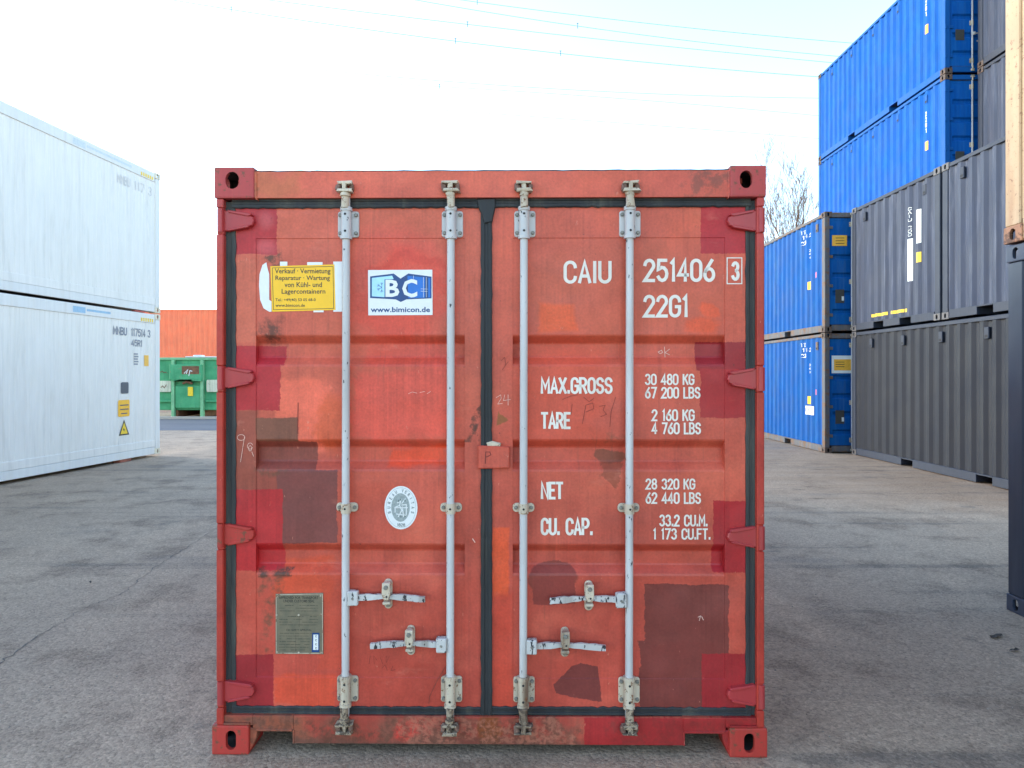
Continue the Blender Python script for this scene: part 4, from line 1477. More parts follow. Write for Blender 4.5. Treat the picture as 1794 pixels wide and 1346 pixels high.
for ln in ([Z8(1612, 250), Z8(1612, 440)], [Z8(1585, 250), Z8(1585, 440)], [Z8(1560, 360), Z8(1622, 362)], [Z8(1560, 382), Z8(1622, 384)], [Z8(1490, 235), Z8(1490, 262)]):
    put_strokes(mb, [ln], .0014, YS - .0018)
mb.cur = 1
font_text(mb, 'www.bimicon.de', Z8(1080, 0)[0], Z8(1648, 0)[0], Z8(0, 582)[1], Z8(0, 532)[1], YS - .0006, .025)
mb.build('sticker', [M['white_sticker'], M['navy_print'], M['sky_print'], M['blue_print']], door_l, label='white sticker with a blue BC emblem and a web address')

# oval emblem
mb = MB()
ec = P(702, 890, YS)
ea, eb = (PX(731, YS) - PX(673, YS)) / 2, (PZ(852, YS) - PZ(928, YS)) / 2
sheet(mb, arc(ec[0], ec[1], ea, eb, 0, 360, 40)[:-1], YS)
mb.cur = 1
put_strokes(mb, [arc(ec[0], ec[1], ea * .90, eb * .92, 0, 360, 40)], .0012, YS - .0004)
sheet(mb, arc(ec[0] - .002, ec[1] + .001, ea * .56, eb * .66, 0, 360, 32)[:-1], YS - .0004)
mb.cur = 0
for ln in ([(.0, .038), (-.006, .01), (.004, -.012), (-.012, -.04)], [(-.006, .01), (-.026, .002), (-.026, -.02)], [(.004, .012), (.024, .014), (.024, -.03)], [(.006, .004), (.012, -.04)], [(-.028, .0), (.03, .0)], [(-.02, -.028), (.022, -.034)], [(.004, .02), (.020, .04)], [(-.016, .022), (-.006, .026)]):
    put_strokes(mb, [[(ec[0] + a, ec[1] + b) for a, b in ln]], .004, YS - .0009)
mb.cur = 2
for a, b in ((-.010, .030), (-.002, .036), (.018, .032), (.018, -.038), (0, -.040)):
    sheet(mb, arc(ec[0] + a, ec[1] + b, .003, .005, 0, 360, 8)[:-1], YS - .0014)
word = 'BUREAU VERITAS'
for i, ch in enumerate(word):
    if ch == ' ': continue
    an = math.radians(196 - i * 212 / (len(word) - 1))
    px_, pz_ = ec[0] + ea * .73 * math.cos(an), ec[1] + eb * .79 * math.sin(an)
    tmp = MB(); put_text(tmp, ch, -.0042, .0042, -.007, .007, 0, tk=.16)
    ro = an - math.pi / 2
    for q in tmp.f:
        mb.poly([(px_ + tmp.v[k][0] * math.cos(ro) - tmp.v[k][2] * math.sin(ro), YS - .0006, pz_ + tmp.v[k][0] * math.sin(ro) + tmp.v[k][2] * math.cos(ro)) for k in q])
put_text(mb, '1828', ec[0] - .017, ec[0] + .019, ec[1] - eb * .87, ec[1] - eb * .72, YS - .0006, tk=.16)
mb.build('emblem', [M['white_sticker'], M['grey_print'], flat('emblem_dark', C(96, 112, 118), .5)], door_l, label='white oval emblem with a grey figure')

# data plate
m = Mat('data_plate', .4, .35)
pn = m.noise(m.obj(), 26, 5, .65)
M['plate'] = m.out(m.mix(m.mr(pn, .35, .68), C(112, 112, 100), C(134, 128, 112)), None)
mb = MB()
yp = DD - .004
mb.prism([P(481, 1042, yp), P(565, 1040, yp), P(565.5, 1148, yp), P(481, 1147.5, yp)], yp, YS, .0012)
mb.cur = 1
put_strokes(mb, [[P(482.5, 1043.5, yp), P(564, 1042, yp), P(564, 1146, yp), P(482.5, 1146, yp), P(482.5, 1043.5, yp)]], .003, yp - .0004)
for a, b in ((483, 1079), (522, 1079), (562, 1078), (484, 1144), (522, 1145), (562, 1145), (484, 1046), (561, 1045)):
    mb.disc(*(lambda q: (q[0], yp - .0003, q[1]))(P(a, b, yp)), .0045, 8, .002)
mb.cur = 2
font_text(mb, 'APPROVED FOR TRANSPORT', PX(487, yp), PX(557, yp), PZ(1051, yp), PZ(1046, yp), yp - .0004, .03)
font_text(mb, 'UNDER CUSTOMS SEAL', PX(495, yp), PX(550, yp), PZ(1057, yp), PZ(1052, yp), yp - .0004, .03)
font_text(mb, 'CSC SAFETY APPROVAL', PX(500, yp), PX(545, yp), PZ(1107, yp), PZ(1103.5, yp), yp - .0004, .02)
rp = random.Random(5)
for r in range(17):
    yy = 1062 + r * 4.9
    if 1076 < yy < 1081 or 1101 < yy < 1109: continue
    x = 487 + rp.random() * 2
    right = 556 if yy < 1108 else (548 if yy < 1112 else 541)
    while x < right:
        w = 2 + rp.random() * 9
        if rp.random() < .78: put_strokes(mb, [[P(x, yy, yp), P(min(x + w, right), yy, yp)]], .0014 + .001 * rp.random(), yp - .0004)
        x += w + 1.5
put_strokes(mb, [[P(523, 1081, yp), P(523, 1100, yp)], [P(523, 1079, yp), P(557, 1079, yp)], [P(517, 1114, yp), P(517, 1143, yp)]], .0012, yp - .0006)
mb.cur = 3
sheet(mb, [P(546, 1110, yp), P(558.5, 1110, yp), P(558.5, 1144, yp), P(545, 1144, yp)], yp - .0007)
mb.cur = 4
sheet(mb, [P(548, 1113, yp), P(556.5, 1113, yp), P(556.5, 1140, yp), P(547.5, 1140, yp)], yp - .0010)
mb.cur = 2
for yy in (1116, 1123, 1130, 1137):
    put_strokes(mb, [arc(*P(553, yy, yp), .004, .004, 40, 320, 6)], .0018, yp - .0014)
mb.build('data_plate', [M['plate'], M['galv_dirty'], flat('plate_print', C(56, 56, 50), .5), M['navy_print'], M['white_sticker']], door_l)

# seal wire hanging from the second bar
mb = MB()
dw = DD - .01
mb.tube([(*P(789, 1155, dw)[:1], dw - .02, P(789, 1155, dw)[1]), (P(778, 1172, dw)[0], dw, P(778, 1172, dw)[1]), (P(764, 1196, dw)[0], dw, P(764, 1196, dw)[1]), (P(752, 1222, dw)[0], dw, P(752, 1222, dw)[1]), (P(751, 1234, dw)[0], dw, P(751, 1234, dw)[1])], .0011, 5)
mb.build('seal_wire', flat('rusty_wire', C(110, 60, 50), .6), door_l)

# ------------------------------------------------------------------ background containers
M['white_shell'] = paint('reefer_white', C(228, 229, 230), var=.035, streak=.05, rough=.4, dirt=C(190, 190, 188), dirt_amt=.45)
M['white_frame'] = paint('reefer_frame', C(222, 226, 230), var=.03, streak=.04, rough=.45, dirt=C(206, 196, 180), dirt_amt=.3)
M['white_cast'] = paint('reefer_casting', C(220, 214, 196), var=.06, streak=.05, rust=.08, rough=.5)
M['grey_shell'] = paint('slate_container_paint', C(58, 68, 90), var=.10, streak=.16, rough=.6, spec=.25, dirt=C(98, 108, 130), dirt_amt=.8)
M['grey_dark_shell'] = paint('graphite_container_paint', C(36, 41, 52), var=.08, streak=.08, rough=.6, spec=.25)
M['grey_frame'] = paint('slate_frame_paint', C(54, 62, 78), var=.08, streak=.08, rough=.6, spec=.25, rust=.03)
M['grey_cast'] = paint('slate_casting', C(92, 92, 96), var=.1, streak=.08, rust=.25, rough=.6)
M['blue_shell'] = paint('blue_container_paint', C(0, 88, 180), var=.08, streak=.14, rough=.62, spec=.15, dirt=C(60, 120, 180), dirt_amt=.3, fade=C(20, 112, 196), fade_amt=.5)
M['blue_worn'] = paint('worn_blue_paint', C(0, 84, 164), var=.1, streak=.14, rough=.62, spec=.15, rust=.05, dirt=C(70, 110, 150), dirt_amt=.45, fade=C(26, 112, 180), fade_amt=.4)
M['blue_frame'] = paint('blue_frame_paint', C(10, 88, 168), var=.06, streak=.06, rough=.6, spec=.2, rust=.04)
M['rust_frame'] = paint('rusty_frame', C(92, 96, 104), var=.15, streak=.15, rust=.55, rustc=(0.10, 0.055, 0.035, 1), rough=.7, rscale=6, dirt=C(136, 116, 100), dirt_amt=.9)
M['rust_cast'] = paint('rusty_casting', C(90, 80, 76), var=.2, streak=.1, rust=.6, rustc=(0.07, 0.04, 0.03, 1), rough=.75, rscale=14)
M['navy_shell'] = paint('navy_container_paint', C(44, 54, 74), var=.08, streak=.08, rough=.45, dirt=C(66, 76, 96), dirt_amt=.4)
M['navy_cast'] = paint('navy_casting', C(58, 68, 90), var=.1, streak=.06, rough=.5)
M['cream_shell'] = paint('cream_container_paint', C(196, 170, 138), var=.14, streak=.07, rough=.7, rust=.38, rustc=(.17, .085, .05, 1), dirt=C(172, 126, 92), dirt_amt=.6, rscale=28, fade=C(206, 188, 164), fade_amt=.7)
M['cream_cast'] = paint('cream_rusty_casting', C(172, 126, 98), var=.16, streak=.1, rust=.6, rustc=(.09, .045, .03, 1), rough=.7, rscale=7)
M['orange_shell'] = paint('orange_container_paint', C(248, 108, 70, .85), var=.07, streak=.10, rough=.5, fade=C(255, 132, 92, .85), fade_amt=.4)
M['white_mark'] = flat('white_marking', C(226, 236, 240), .5, 0, .08, 8)
M['yellow_mark'] = flat('yellow_marking', C(240, 205, 40), .5, 0, .12, 30)
M['amber_mark'] = flat('amber_marking', C(240, 186, 70), .5, 0, .1)
M['dark_mark'] = flat('dark_marking', C(70, 78, 96), .5)
M['pink_mark'] = flat('pink_marking', C(220, 120, 150), .5)
M['plate_grey'] = flat('grey_plate', C(70, 72, 72), .5, .2, .15)
M['wood'] = paint('dunnage_wood', C(150, 92, 78), var=.2, streak=.2, rough=.9)

POK20 = ((1.824, 2.184), (3.874, 4.234))
POK10 = ((.86, 1.22), (1.78, 2.14))

# left: two stacked reefers, slightly turned, the lower one's far end on blocks
TH = -0.104
far = Vector((-7.34, 14.3))
ax = Vector((-math.sin(TH), math.cos(TH))); ay = Vector((math.cos(TH), math.sin(TH)))
LREF, HREF = 12.192, 2.896
org = far - ay * 1.219 - ax * LREF
wmats = (M['white_shell'], M['white_frame'], M['white_cast'])
lowr, prr = container('refrigerated_container', 'lower white refrigerated container of the left stack, with yellow warning triangle on its side', (org.x, org.y, .045), TH, LREF, HREF, wmats, 'white refrigerated containers', reefer=True)
upr, _ = container('refrigerated_container', 'upper white refrigerated container standing on top of the other white one', (org.x, org.y, .045 + HREF + .024), TH, LREF, HREF, wmats, 'white refrigerated containers', reefer=True)


def reefer_marks(t, low):
    xo = W / 2 - .022
    xr = W / 2 - .012
    flatp = [(0, 0), (LREF, 0)]
    mb = MB()
    L_ = LREF
    if low:
        conform_text(mb, flatp, 'MNBU', L_ - 1.42, L_ - 1.02, HREF - .50, HREF - .34, xo, 1, tk=.2)
        conform_text(mb, flatp, '117514 3', L_ - .90, L_ - .30, HREF - .50, HREF - .34, xo, 1, tk=.16)
        conform_text(mb, flatp, '45R1', L_ - .90, L_ - .56, HREF - .70, HREF - .56, xo, 1, tk=.17)
        for k in range(5):
            conform_patch(mb, flatp, L_ - .82, L_ - .70 + .02 * (k % 2), HREF - .86 - k * .05, HREF - .83 - k * .05, xo, 1)
    else:
        conform_text(mb, flatp, 'MNBU', L_ - 1.30, L_ - .92, HREF - .52, HREF - .34, xo, 1, tk=.14)
        conform_text(mb, flatp, '117 3', L_ - .80, L_ - .25, HREF - .52, HREF - .34, xo, 1, tk=.10)
    mb.build('lettering', flat('reefer_letter', C(140, 146, 160) if low else C(210, 212, 218), .5), t)
    mb = MB()
    conform_patch(mb, flatp, L_ - 2.45, L_ - 2.15, HREF - .165, HREF - .06, xr, 1)
    conform_patch(mb, flatp, L_ - 2.12, L_ - 1.5 if low else L_ - .9, HREF - .125, HREF - .085, xr, 1)
    mb.build('label_strip', flat('pale_blue_label', C(140, 184, 220) if low else C(200, 212, 222), .4), t, label='pale blue maker label on the top rail')
    mb = MB()
    for k in range(6):
        conform_patch(mb, flatp, L_ - .62 + k * .07, L_ - .575 + k * .07, HREF - .18, HREF - .11, xr, 1)
    mb.build('hazard_strip', M['yellow_mark'], t)
    if low:
        mb = MB(); conform_patch(mb, flatp, L_ - .50, L_ - .36, HREF - 1.08, HREF - .86, xo, 1); mb.build('marking', M['amber_mark'], t)
        mb = MB(); mb.add(*rr_side(L_ - 1.20, L_ - .98, HREF - 1.62, HREF - 1.40, xo + .003, .03)); mb.build('sign_plate', M['dark_mark'], t, label='small dark blue sign')
        mb = MB(); mb.add(*rr_side(L_ - 1.28, L_ - .95, HREF - 2.06, HREF - 1.74, xo + .003, .03))
        mb.cur = 1
        for k, (a, b) in enumerate(((.05, .3), (.05, .3), (.08, .26))):
            zz = HREF - 1.83 - k * .08
            mb.poly([(xo + .0036, L_ - 1.28 + a, zz), (xo + .0036, L_ - 1.28 + a, zz - .022), (xo + .0036, L_ - 1.28 + b, zz - .022), (xo + .0036, L_ - 1.28 + b, zz)])
        mb.build('sign_plate', [flat('amber_sign', C(248, 186, 20), .4), M['dark_mark']], t, label='amber warning sign with text lines')
        mb = MB()
        y0, y1, z0, z1 = L_ - 1.26, L_ - .96, HREF - 2.42, HREF - 2.12
        mb.cur = 1
        mb.poly([(xo + .003, y0, z0), (xo + .003, y1, z0), (xo + .003, (y0 + y1) / 2, z1)])
        mb.cur = 0
        i_ = .026
        mb.poly([(xo + .0036, y0 + i_ * 1.7, z0 + i_), (xo + .0036, y1 - i_ * 1.7, z0 + i_), (xo + .0036, (y0 + y1) / 2, z1 - i_ * 2)])
        mb.cur = 1
        yc = (y0 + y1) / 2
        mb.poly([(xo + .0042, yc - .01, z0 + .15), (xo + .0042, yc - .035, z0 + .09), (xo + .0042, yc + .01, z0 + .10), (xo + .0042, yc - .01, z0 + .05), (xo + .0042, yc + .03, z0 + .115), (xo + .0042, yc - .002, z0 + .11)])
        mb.build('warning_triangle', [M['yellow_mark'], M['black_print']], t)


def rr_side(y0, y1, z0, z1, x, r):
    pts = rrect(y0, y1, z0, z1, r, 4)
    return [(x, a, b) for a, b in pts], [list(range(len(pts)))]


reefer_marks(lowr, True)
reefer_marks(upr, False)
# blocks under the far end and between the two
for (lx, ly, nm, lab) in ((1.219 - .10, LREF - 1.05, 'wooden_block', 'reddish wooden block under the far end of the lower white container'), (-1.1, LREF - 1.05, 'wooden_block', 'wooden block under the hidden side of the lower white container'),
                          (1.1, .8, 'wooden_block', 'wooden block under the near end of the lower white container'), (-1.1, .8, 'wooden_block', 'wooden block under the near hidden corner of the lower white container')):
    mb = MB(); mb.box(-.08, .08, -.16, .16, 0, .058, .006)
    p = org + ay * lx + ax * ly
    o = mb.build(nm, M['wood'], None, (p.x, p.y, 0), label=lab, category='block', group='dunnage blocks')
    o.rotation_euler = (0, 0, TH)
mb = MB(); mb.box(-.05, .03, -.16, .16, 0, .024, .004)
p = org + ay * 1.17 + ax * (LREF - .62)
o = mb.build('spacer_pad', flat('red_pad', C(196, 96, 88), .7), None, (p.x, p.y, .045 + HREF), label='small red pad in the gap between the two white containers', category='pad')
o.rotation_euler = (0, 0, TH)

# right row one: graphite 20 ft with two 10 ft slate ones on top
gx = 7.2 + W / 2
GF = 14.52
g20, gpr = container('freight_container', 'long graphite container standing on the ground under the two short grey ones', (gx, GF - 6.058, 0), 0, 6.058, 2.591, (M['grey_dark_shell'], M['grey_frame'], M['grey_cast']), 'grey containers right', pockets=POK20, vents=[6.058 - .74 - 1.12 * k for k in range(5)])
g10a, ppa = container('freight_container', 'short slate-grey container with two tall white label strips, on top of the graphite one', (gx, GF - 2.991, 2.605), 0, 2.991, 2.591, (M['grey_shell'], M['grey_frame'], M['grey_cast']), 'grey containers right', pockets=POK10, vents=[.46, 2.5])
g10b, _ = container('freight_container', 'short slate-grey container right of the one with white label strips, nearest to the cream container', (gx, GF - 2.991 * 2 - .05, 2.605), 0, 2.991, 2.591, (M['grey_shell'], M['grey_frame'], M['grey_cast']), 'grey containers right', pockets=POK10, vents=[.9, 2.5])
xo = -W / 2 + .022
mb = MB(); conform_patch(mb, ppa, .60, .70, 1.42, 2.02, xo, -1, .004); mb.build('label_strip', M['white_mark'], g10a)
mb = MB(); conform_patch(mb, ppa, .86, .97, .78, 1.55, xo, -1, .004); mb.build('label_strip', M['white_mark'], g10a)
mb = MB(); vert_text(mb, ppa, 'CAIU 200', .915, .075, 2.12, 1.58, xo - .002, -1); mb.build('lettering', M['white_mark'], g10a)
mb = MB(); conform_patch(mb, ppa, .60, .70, 1.08, 1.26, xo, -1, .004); mb.build('marking', M['yellow_mark'], g10a)
for t_, spans in ((g10a, ((1.05, 1.52), (1.68, 2.25))), (g10b, ((.55, 1.3),))):
    for a, b in spans:
        mb = MB()
        k = a
        while k < b:
            conform_patch(mb, ppa, k, min(k + .07, b), .235, .295, xo, -1, .003); k += .085
        mb.build('hazard_strip', M['yellow_mark'], t_, label='yellow strip of print along the bottom')

# right row one further back: two worn blue containers
bx, by = 6.72 + W / 2, 14.72
bm_ = (M['blue_worn'], M['rust_frame'], M['rust_cast'])
bl = {}
for lev, lab in ((0, 'worn blue container with rusty corner post standing on the ground beside the graphite one'), (1, 'worn blue container with rusty corner post, upper of the two behind the grey ones')):
    t_, bpr = container('freight_container', lab, (bx, by, lev * 2.605), 0, 6.058, 2.591, bm_, 'worn blue containers', doors=True, pockets=POK20, vents=[.42, 5.4])
    bl[lev] = t_
    mb = MB()
    for tx_, u0_, u1_, za_, zb_ in (('TE', 1.26, 1.06, 2.33, 2.42), ('1142', 1.20, .76, 2.21, 2.30), ('22G', 1.24, .98, 2.08, 2.17), ('30', .88, .76, 1.88, 1.94), ('48', .88, .76, 1.80, 1.86), ('KG', .87, .77, 1.72, 1.77)):
        conform_text(mb, bpr, tx_, u0_, u1_, za_, zb_, xo, -1, tk=.17)
    mb.build('lettering', M['white_mark'], t_)
    mb = MB(); conform_patch(mb, bpr, .80, .92, 1.02, 1.20, xo, -1, .004); mb.build('marking', M['yellow_mark'], t_)
    mb = MB(); conform_patch(mb, bpr, .44, .56, 1.24, 1.36, xo, -1, .004); mb.build('marking', M['pink_mark'], t_)
    if lev == 0:
        mb = MB(); conform_patch(mb, bpr, .62, 1.04, .78, .98, xo, -1, .004); mb.build('sticker', M['white_mark'], t_, label='white sticker with red letters')
        mb = MB(); conform_text(mb, bpr, 'FL', .82, .67, .82, .93, xo - .004, -1, tk=.24); mb.build('lettering', flat('red_letters', C(206, 60, 60), .5), t_, label='red letters')
        mb = MB(); conform_text(mb, bpr, 'RT', 1.00, .86, .84, .92, xo - .004, -1, tk=.2); mb.build('lettering', M['grey_print'], t_, label='grey letters')
    # stickers and plate on the door end
    dx = -W / 2
    mb = MB()
    if lev == 0:
        sheet(mb, [(dx + .17, 1.72), (dx + .62, 1.72), (dx + .62, 2.10), (dx + .17, 2.10)], .044)
        mb.cur = 1; sheet(mb, [(dx + .22, 1.78), (dx + .60, 1.78), (dx + .60, 2.02), (dx + .22, 2.02)], .043)
    else:
        mb.cur = 1; sheet(mb, [(dx + .18, 1.86), (dx + .50, 1.86), (dx + .50, 2.09), (dx + .18, 2.09)], .044)
    mb.cur = 2
    for k in range(3): put_strokes(mb, [[(dx + .26, 1.96 - k * .05 if lev == 0 else 2.03 - k * .06), (dx + .44, 1.96 - k * .05 if lev == 0 else 2.03 - k * .06)]], .012, .042)
    mb.build('sticker', [M['white_mark'], M['amber_mark'], M['black_print']], t_, label='yellow sticker on the door end')
    z0 = .63
    mb = MB(); mb.box(dx + .25, dx + .44, .040, .046, z0, z0 + .29, .002); mb.cur = 1; mb.box(dx + .385, dx + .43, .037, .0395, z0 + .05, z0 + .14)
    mb.build('data_plate', [M['plate_grey'], M['white_mark']], t_)

# right row two: tall blue stack and, nearer, a grey stack
tx, ty = 9.23 + W / 2, 14.60
zz = 0
for lev, (H_, lab) in enumerate(((2.896, 'bottom blue container of the tall stack behind the grey row'), (2.591, 'second blue container of the tall stack behind the grey row'), (2.591, 'clean bright blue container just under the topmost one of the tall stack'), (2.591, 'topmost bright blue container of the tall stack, cut by the top of the picture'))):
    t_, tpr = container('freight_container', lab, (tx, ty, zz), 0, 6.058, H_, (M['blue_shell'], M['blue_frame'], M['rust_cast']), 'tall stack of bright blue containers', doors=lev > 1, pockets=POK20, vents=[.7, 1.82, 2.94, 4.06, 5.18])
    zz += H_ + .014
    if lev > 1:
        ribs = [p for i, p in enumerate(tpr) if p[1] == 0]
        c1 = tpr[0][0] + .278 * 3 * (5.758 / (.278 * 21)); c0 = tpr[0][0] + .278 * 2 * (5.758 / (.278 * 21))
        mb = MB(); vert_text(mb, tpr, 'CAIU 355270 4', c1 - .14, .07, 2.25, .75, xo + .033, -1); vert_text(mb, tpr, '22G1', c0, .06, 2.05, 1.55, xo - .002, -1)
        mb.build('lettering', M['white_mark'], t_)
        mb = MB(); conform_patch(mb, tpr, c0 - .06, c0 + .06, 1.18, 1.38, xo, -1, .004); mb.build('marking', M['amber_mark'], t_)
        mb = MB(); mb.box(-W / 2 + .25, -W / 2 + .44, .040, .046, .72, .95, .002); mb.build('data_plate', M['plate_grey'], t_)
nx, ny = 9.78 + W / 2, 14.4 - 6.058
zz = 0
for lev, (H_, lab) in enumerate(((2.896, 'bottom grey container of the stack behind the two short grey ones'), (2.591, 'second grey container of the stack behind the two short grey ones'), (2.591, 'slate-grey container in the top right, below the topmost grey one'), (2.591, 'topmost slate-grey container in the top right corner, beside the blue stack'))):
    container('freight_container', lab, (nx, ny, zz), 0, 6.058, H_, (M['grey_shell'], M['grey_frame'], M['rust_cast']), 'grey containers in the rear stack', pockets=POK20, vents=[5.2, 4.0])
    zz += H_ + .014

# far right foreground: navy container carrying a rusty cream one
fx, fy = 3.535 + W / 2, 4.90 - 6.058
container('freight_container', 'dark navy container standing on the ground at the right edge, nearest to the camera', (fx, fy, 0), 0, 6.058, 2.591, (M['navy_shell'], M['navy_shell'], M['navy_cast']), None, pockets=POK20)
container('freight_container', 'rust-stained cream container standing on the navy one at the right edge', (fx - .02, fy, 2.605), 0, 6.058, 2.591, (M['cream_shell'], M['cream_shell'], M['cream_cast']), None, pockets=POK20)

# far left background: orange containers behind green skips
for lev, lab in ((0, 'orange container on the ground behind the green roll-off skip'), (1, 'orange corrugated container rising above the green skip')):
    container('freight_container', lab, (-10.6, 37.6, lev * 2.605), math.pi / 2, 12.192, 2.591, (M['orange_shell'], M['orange_shell'], M['orange_shell']), 'orange containers behind the skip')

# ------------------------------------------------------------------ green roll-off skips
m = Mat('skip_green', .6, spec=.35)
o_ = m.obj()
n1 = m.noise(o_, 1.5, 5, .65); n2 = m.noise(o_, 6, 5, .7)
cc = m.mix(m.mr(n1, .35, .65), C(52, 142, 98), C(84, 172, 124))
cc = m.mix(m.mr(n2, .60, .70, 0, .8, True), cc, C(140, 112, 88))
cc = m.mix(m.mr(m.noise(m.scaled(o_, (4, 4, .6)), 2.5, 4), .55, .75, 0, .5), cc, C(34, 108, 76))
M['skip'] = m.out(cc, m.bump(n2, .3, .02))
M['skip_light'] = flat('skip_rib_green', C(120, 182, 138), .6, 0, .2, 6)
M['skip_plate'] = paint('skip_plate_paint', C(206, 208, 190), var=.15, streak=.15, rough=.6, dirt=C(140, 150, 120), dirt_amt=.9, rust=.3, rscale=8)
M['skip_rust'] = flat('skip_rust', C(120, 84, 60), .8, 0, .4, 8)


def skip(x, lab, variant):
    t = thing('rolloff_skip', lab, 'skip', (x, 27.0, 0), 0, None)
    w, H_ = 1.25, 2.38
    mb = MB()      # body
    mb.box(-w, w, .10, 5.6, .30, H_ - .08, .02)
    mb.build('body', M['skip'], t)
    mb = MB()
    mb.box(-w - .04, w + .04, .02, .10, H_ - .10, H_, .015); mb.box(-w - .04, -w + .06, .101, 5.6, H_ - .10, H_, .015); mb.box(w - .06, w + .04, .101, 5.6, H_ - .10, H_, .015)
    mb.build('rim', M['skip_light'], t)
    if variant == 0:
        for sx in (-1, 1):
            mb = MB(); mb.box(sx * .57 - .06, sx * .57 + .06, -.06, .099, .05, H_ - .102, .012); mb.build('rib', M['skip_light'], t)
        mb = MB(); mb.box(-.66, .62, -.16, .098, 1.52, 2.1, .015)
        mb.prism([(-.64, 1.52), (.62, 1.52), (.58, 1.44), (.25, 1.46), (.15, 1.58), (-.1, 1.62), (-.25, 1.5), (-.5, 1.46)], -.165, -.03, .006)
        mb.build('hook_box', M['skip'], t)
        mb = MB(); mb.box(-.16, .52, -.163, -.159, 1.72, 2.04); mb.build('rust_area', M['skip_rust'], t)
        mb = MB(); mb.box(-.50, .50, -.01, .097, .38, 1.26, .02); mb.build('lower_panel', M['skip'], t)
        mb = MB()
        mb.tube([(-.16, -.04, 1.36), (.0, -.10, 1.42), (.2, -.04, 1.36)], .05, 8); mb.build('hook_bar', M['skip_rust'], t)
        mb = MB(); mb.box(.02, .22, -.05, -.012, .86, 1.22, .01); mb.build('tag', M['yellow_mark'], t)
        mb = MB()
        put_strokes(mb, [[(-.06, 1.76), (.08, 1.9), (.02, 1.74)], [(.12, 1.66), (.16, 1.86), (.24, 1.84)]], .03, -.166); mb.build('chalk_mark', M['white_mark'], t)
        for xa, xb, za, zb in ((-1.22, -.66, 1.02, 1.46), (.74, 1.16, 1.02, 1.50)):
            mb = MB(); mb.prism(rrect(xa, xb, za, zb, .05, 3), -.012, .098, .006); mb.build('sign_plate', M['skip_plate'], t)
            mb = MB(); mb.box(xa - .03, xb + .03, -.01, .097, .62, .70, .01); mb.build('cross_bar', M['skip'], t)
        mb = MB(); put_strokes(mb, [[(-1.05, 1.2), (-.98, 1.26), (-.92, 1.18), (-.84, 1.3)], [(-1.1, 1.78), (-1.0, 1.84), (-.94, 1.78), (-.84, 1.8)]], .03, -.016); mb.build('chalk_mark', M['skip_rust'], t)
        mb = MB(); mb.box(-.10, 1.1, -.01, .5, H_ + .001, H_ + .04, .01); mb.box(.2, .5, 0, .4, H_ + .041, H_ + .10, .02); mb.build('tarp_remains', M['white_mark'], t)
    else:
        for k in range(5):
            xx = -1.0 + k * .5
            mb = MB(); mb.box(xx - .05, xx + .05, -.02, .099, .05, H_ - .102, .012); mb.build('rib', M['skip_light'], t)
        mb = MB(); mb.box(-.94, -.56, -.03, .098, .95, 1.60, .015) if variant == 2 else mb.box(.56, .94, -.03, .098, .92, 1.48, .015)
        mb.build('sign_plate', M['white_mark'], t)
        mb = MB(); mb.box(-.44, .44, .0, .098, .9, 1.0, .01); mb.box(-.44, .44, .0, .098, .35, .42, .01); mb.build('cross_bar', M['skip'], t)
    for sx in (-1, 1):
        mb = MB(); mb.box(sx * .5 - .07, sx * .5 + .07, .101, 5.5, .02, .298, .01); mb.build('skid', M['skip_rust'], t)
    return t


skip(-12.78, 'green roll-off skip with rusty hook box and yellow tag, in front of the orange containers', 0)

# ------------------------------------------------------------------ bare tree
def tree(x, y, h, seed):
    r = random.Random(seed)
    t = thing('bare_tree', 'leafless thin tree rising behind the blue containers', 'tree', (x, y, 0))
    tr, br = MB(), MB()

    def grow(p, d, ln, rad, lev):
        n = 5
        pts, rs = [p.copy()], [rad]
        q, dd = p.copy(), d.copy()
        for i in range(n):
            dd = (dd + Vector((r.uniform(-1, 1), r.uniform(-1, 1), r.uniform(-.5, .9))) * .13).normalized()
            q = q + dd * (ln / n); pts.append(q.copy()); rs.append(rad * (1 - .55 * (i + 1) / n))
        (tr if lev == 0 else br).tube(pts, rs, 7 if lev < 2 else 4, False)
        if lev >= 5: return
        kids = (8, 6, 5, 3, 3)[lev]
        for k in range(kids):
            i = r.randint(2 if lev == 0 else 1, n)
            a = r.uniform(0, 6.28)
            side = Vector((math.cos(a), math.sin(a), 0)); side = (side - dd * side.dot(dd)).normalized()
            nd = (dd * r.uniform(.55, 1.0) + side * r.uniform(.28, .52) + Vector((0, 0, .35))).normalized()
            grow(pts[i], nd, ln * r.uniform(.42, .62), max(rs[i] * r.uniform(.45, .62), .008), lev + 1)
    grow(Vector((0, 0, 0)), Vector((-.05, 0, 1)).normalized(), h * .62, .19, 0)
    bark = flat('bark', C(112, 90, 76), .9, 0, .2, 6)
    tr.build('trunk', bark, t); br.build('crown', bark, t)
    return t


tree((1409 - CX) / F * 42, 42, 13.9, 11)

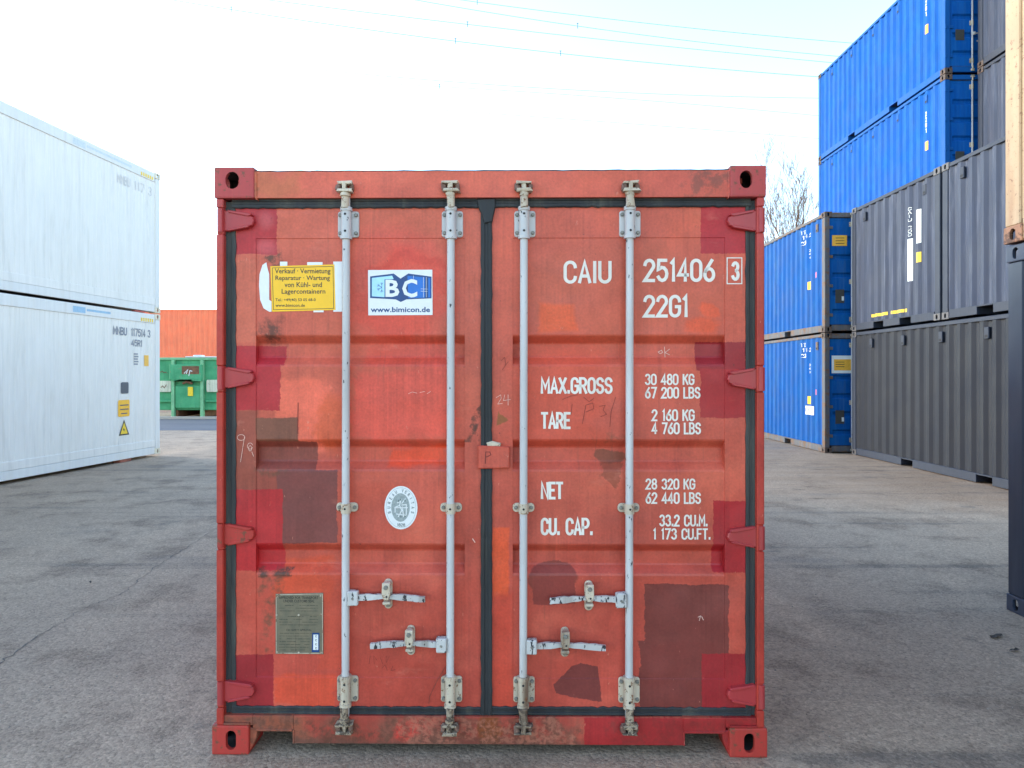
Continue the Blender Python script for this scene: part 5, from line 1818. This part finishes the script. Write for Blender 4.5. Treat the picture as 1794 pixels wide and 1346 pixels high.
# ------------------------------------------------------------------ overhead lines
wire_mat = flat('cable', C(92, 112, 120, 1), .6)


def wire(p, lab, spacers, D, rad):
    """p: three photograph points; the wire hangs in the plane at D metres"""
    (x1, y1), (x2, y2), (x3, y3) = p
    den = (x1 - x2) * (x1 - x3) * (x2 - x3)
    A = (x3 * (y2 - y1) + x2 * (y1 - y3) + x1 * (y3 - y2)) / den
    B = (x3 * x3 * (y1 - y2) + x2 * x2 * (y3 - y1) + x1 * x1 * (y2 - y3)) / den
    Cc = (x2 * x3 * (x2 - x3) * y1 + x3 * x1 * (x3 - x1) * y2 + x1 * x2 * (x1 - x2) * y3) / den
    w = lambda px: ((px - CX) / F * D, D, CAM_H + (CY - (A * px * px + B * px + Cc)) / F * D)
    t = thing('power_line', lab, 'cable', w(-500), 0, 'power lines across the sky')
    o0 = Vector(w(-500))
    mb = MB()
    mb.tube([Vector(w(-500 + k * 70)) - o0 for k in range(40)], rad, 5, False)
    mb.build('cable', wire_mat, t)
    for s in spacers:
        q = Vector(w(s)) - o0
        mb = MB(); mb.tube([q + Vector((0, 0, -.28)), q + Vector((0, 0, .34))], .045, 5); mb.tube([q + Vector((-.1, 0, .30)), q + Vector((.1, 0, .30))], .05, 5)
        mb.build('spacer', wire_mat, t)


wire(((405, 17), (982, 94), (1421, 134)), 'lowest strong power line, with three markers, reaching the blue stack', (405, 798, 982), 80, .03)
wire(((468, 0), (819, 43), (1446, 109)), 'power line just above the lowest strong one, with one marker', (819,), 80, .027)
wire(((727, 0), (1012, 46), (1446, 97)), 'power line with one large marker, second from the top right', (1012,), 80, .027)
wire(((786, -3), (836, 4), (1471, 74)), 'highest power line, in the top right of the sky', (836,), 80, .027)
wire(((250, 86), (400, 105), (1413, 172)), 'faint power line below the strong ones', (), 95, .025)
wire(((468, 138), (770, 152), (1413, 201)), 'very faint power line in the white part of the sky', (770,), 95, .021)
wire(((602, 182), (1010, 210), (1421, 242)), 'lowest faint power line, just above the red container', (), 95, .021)
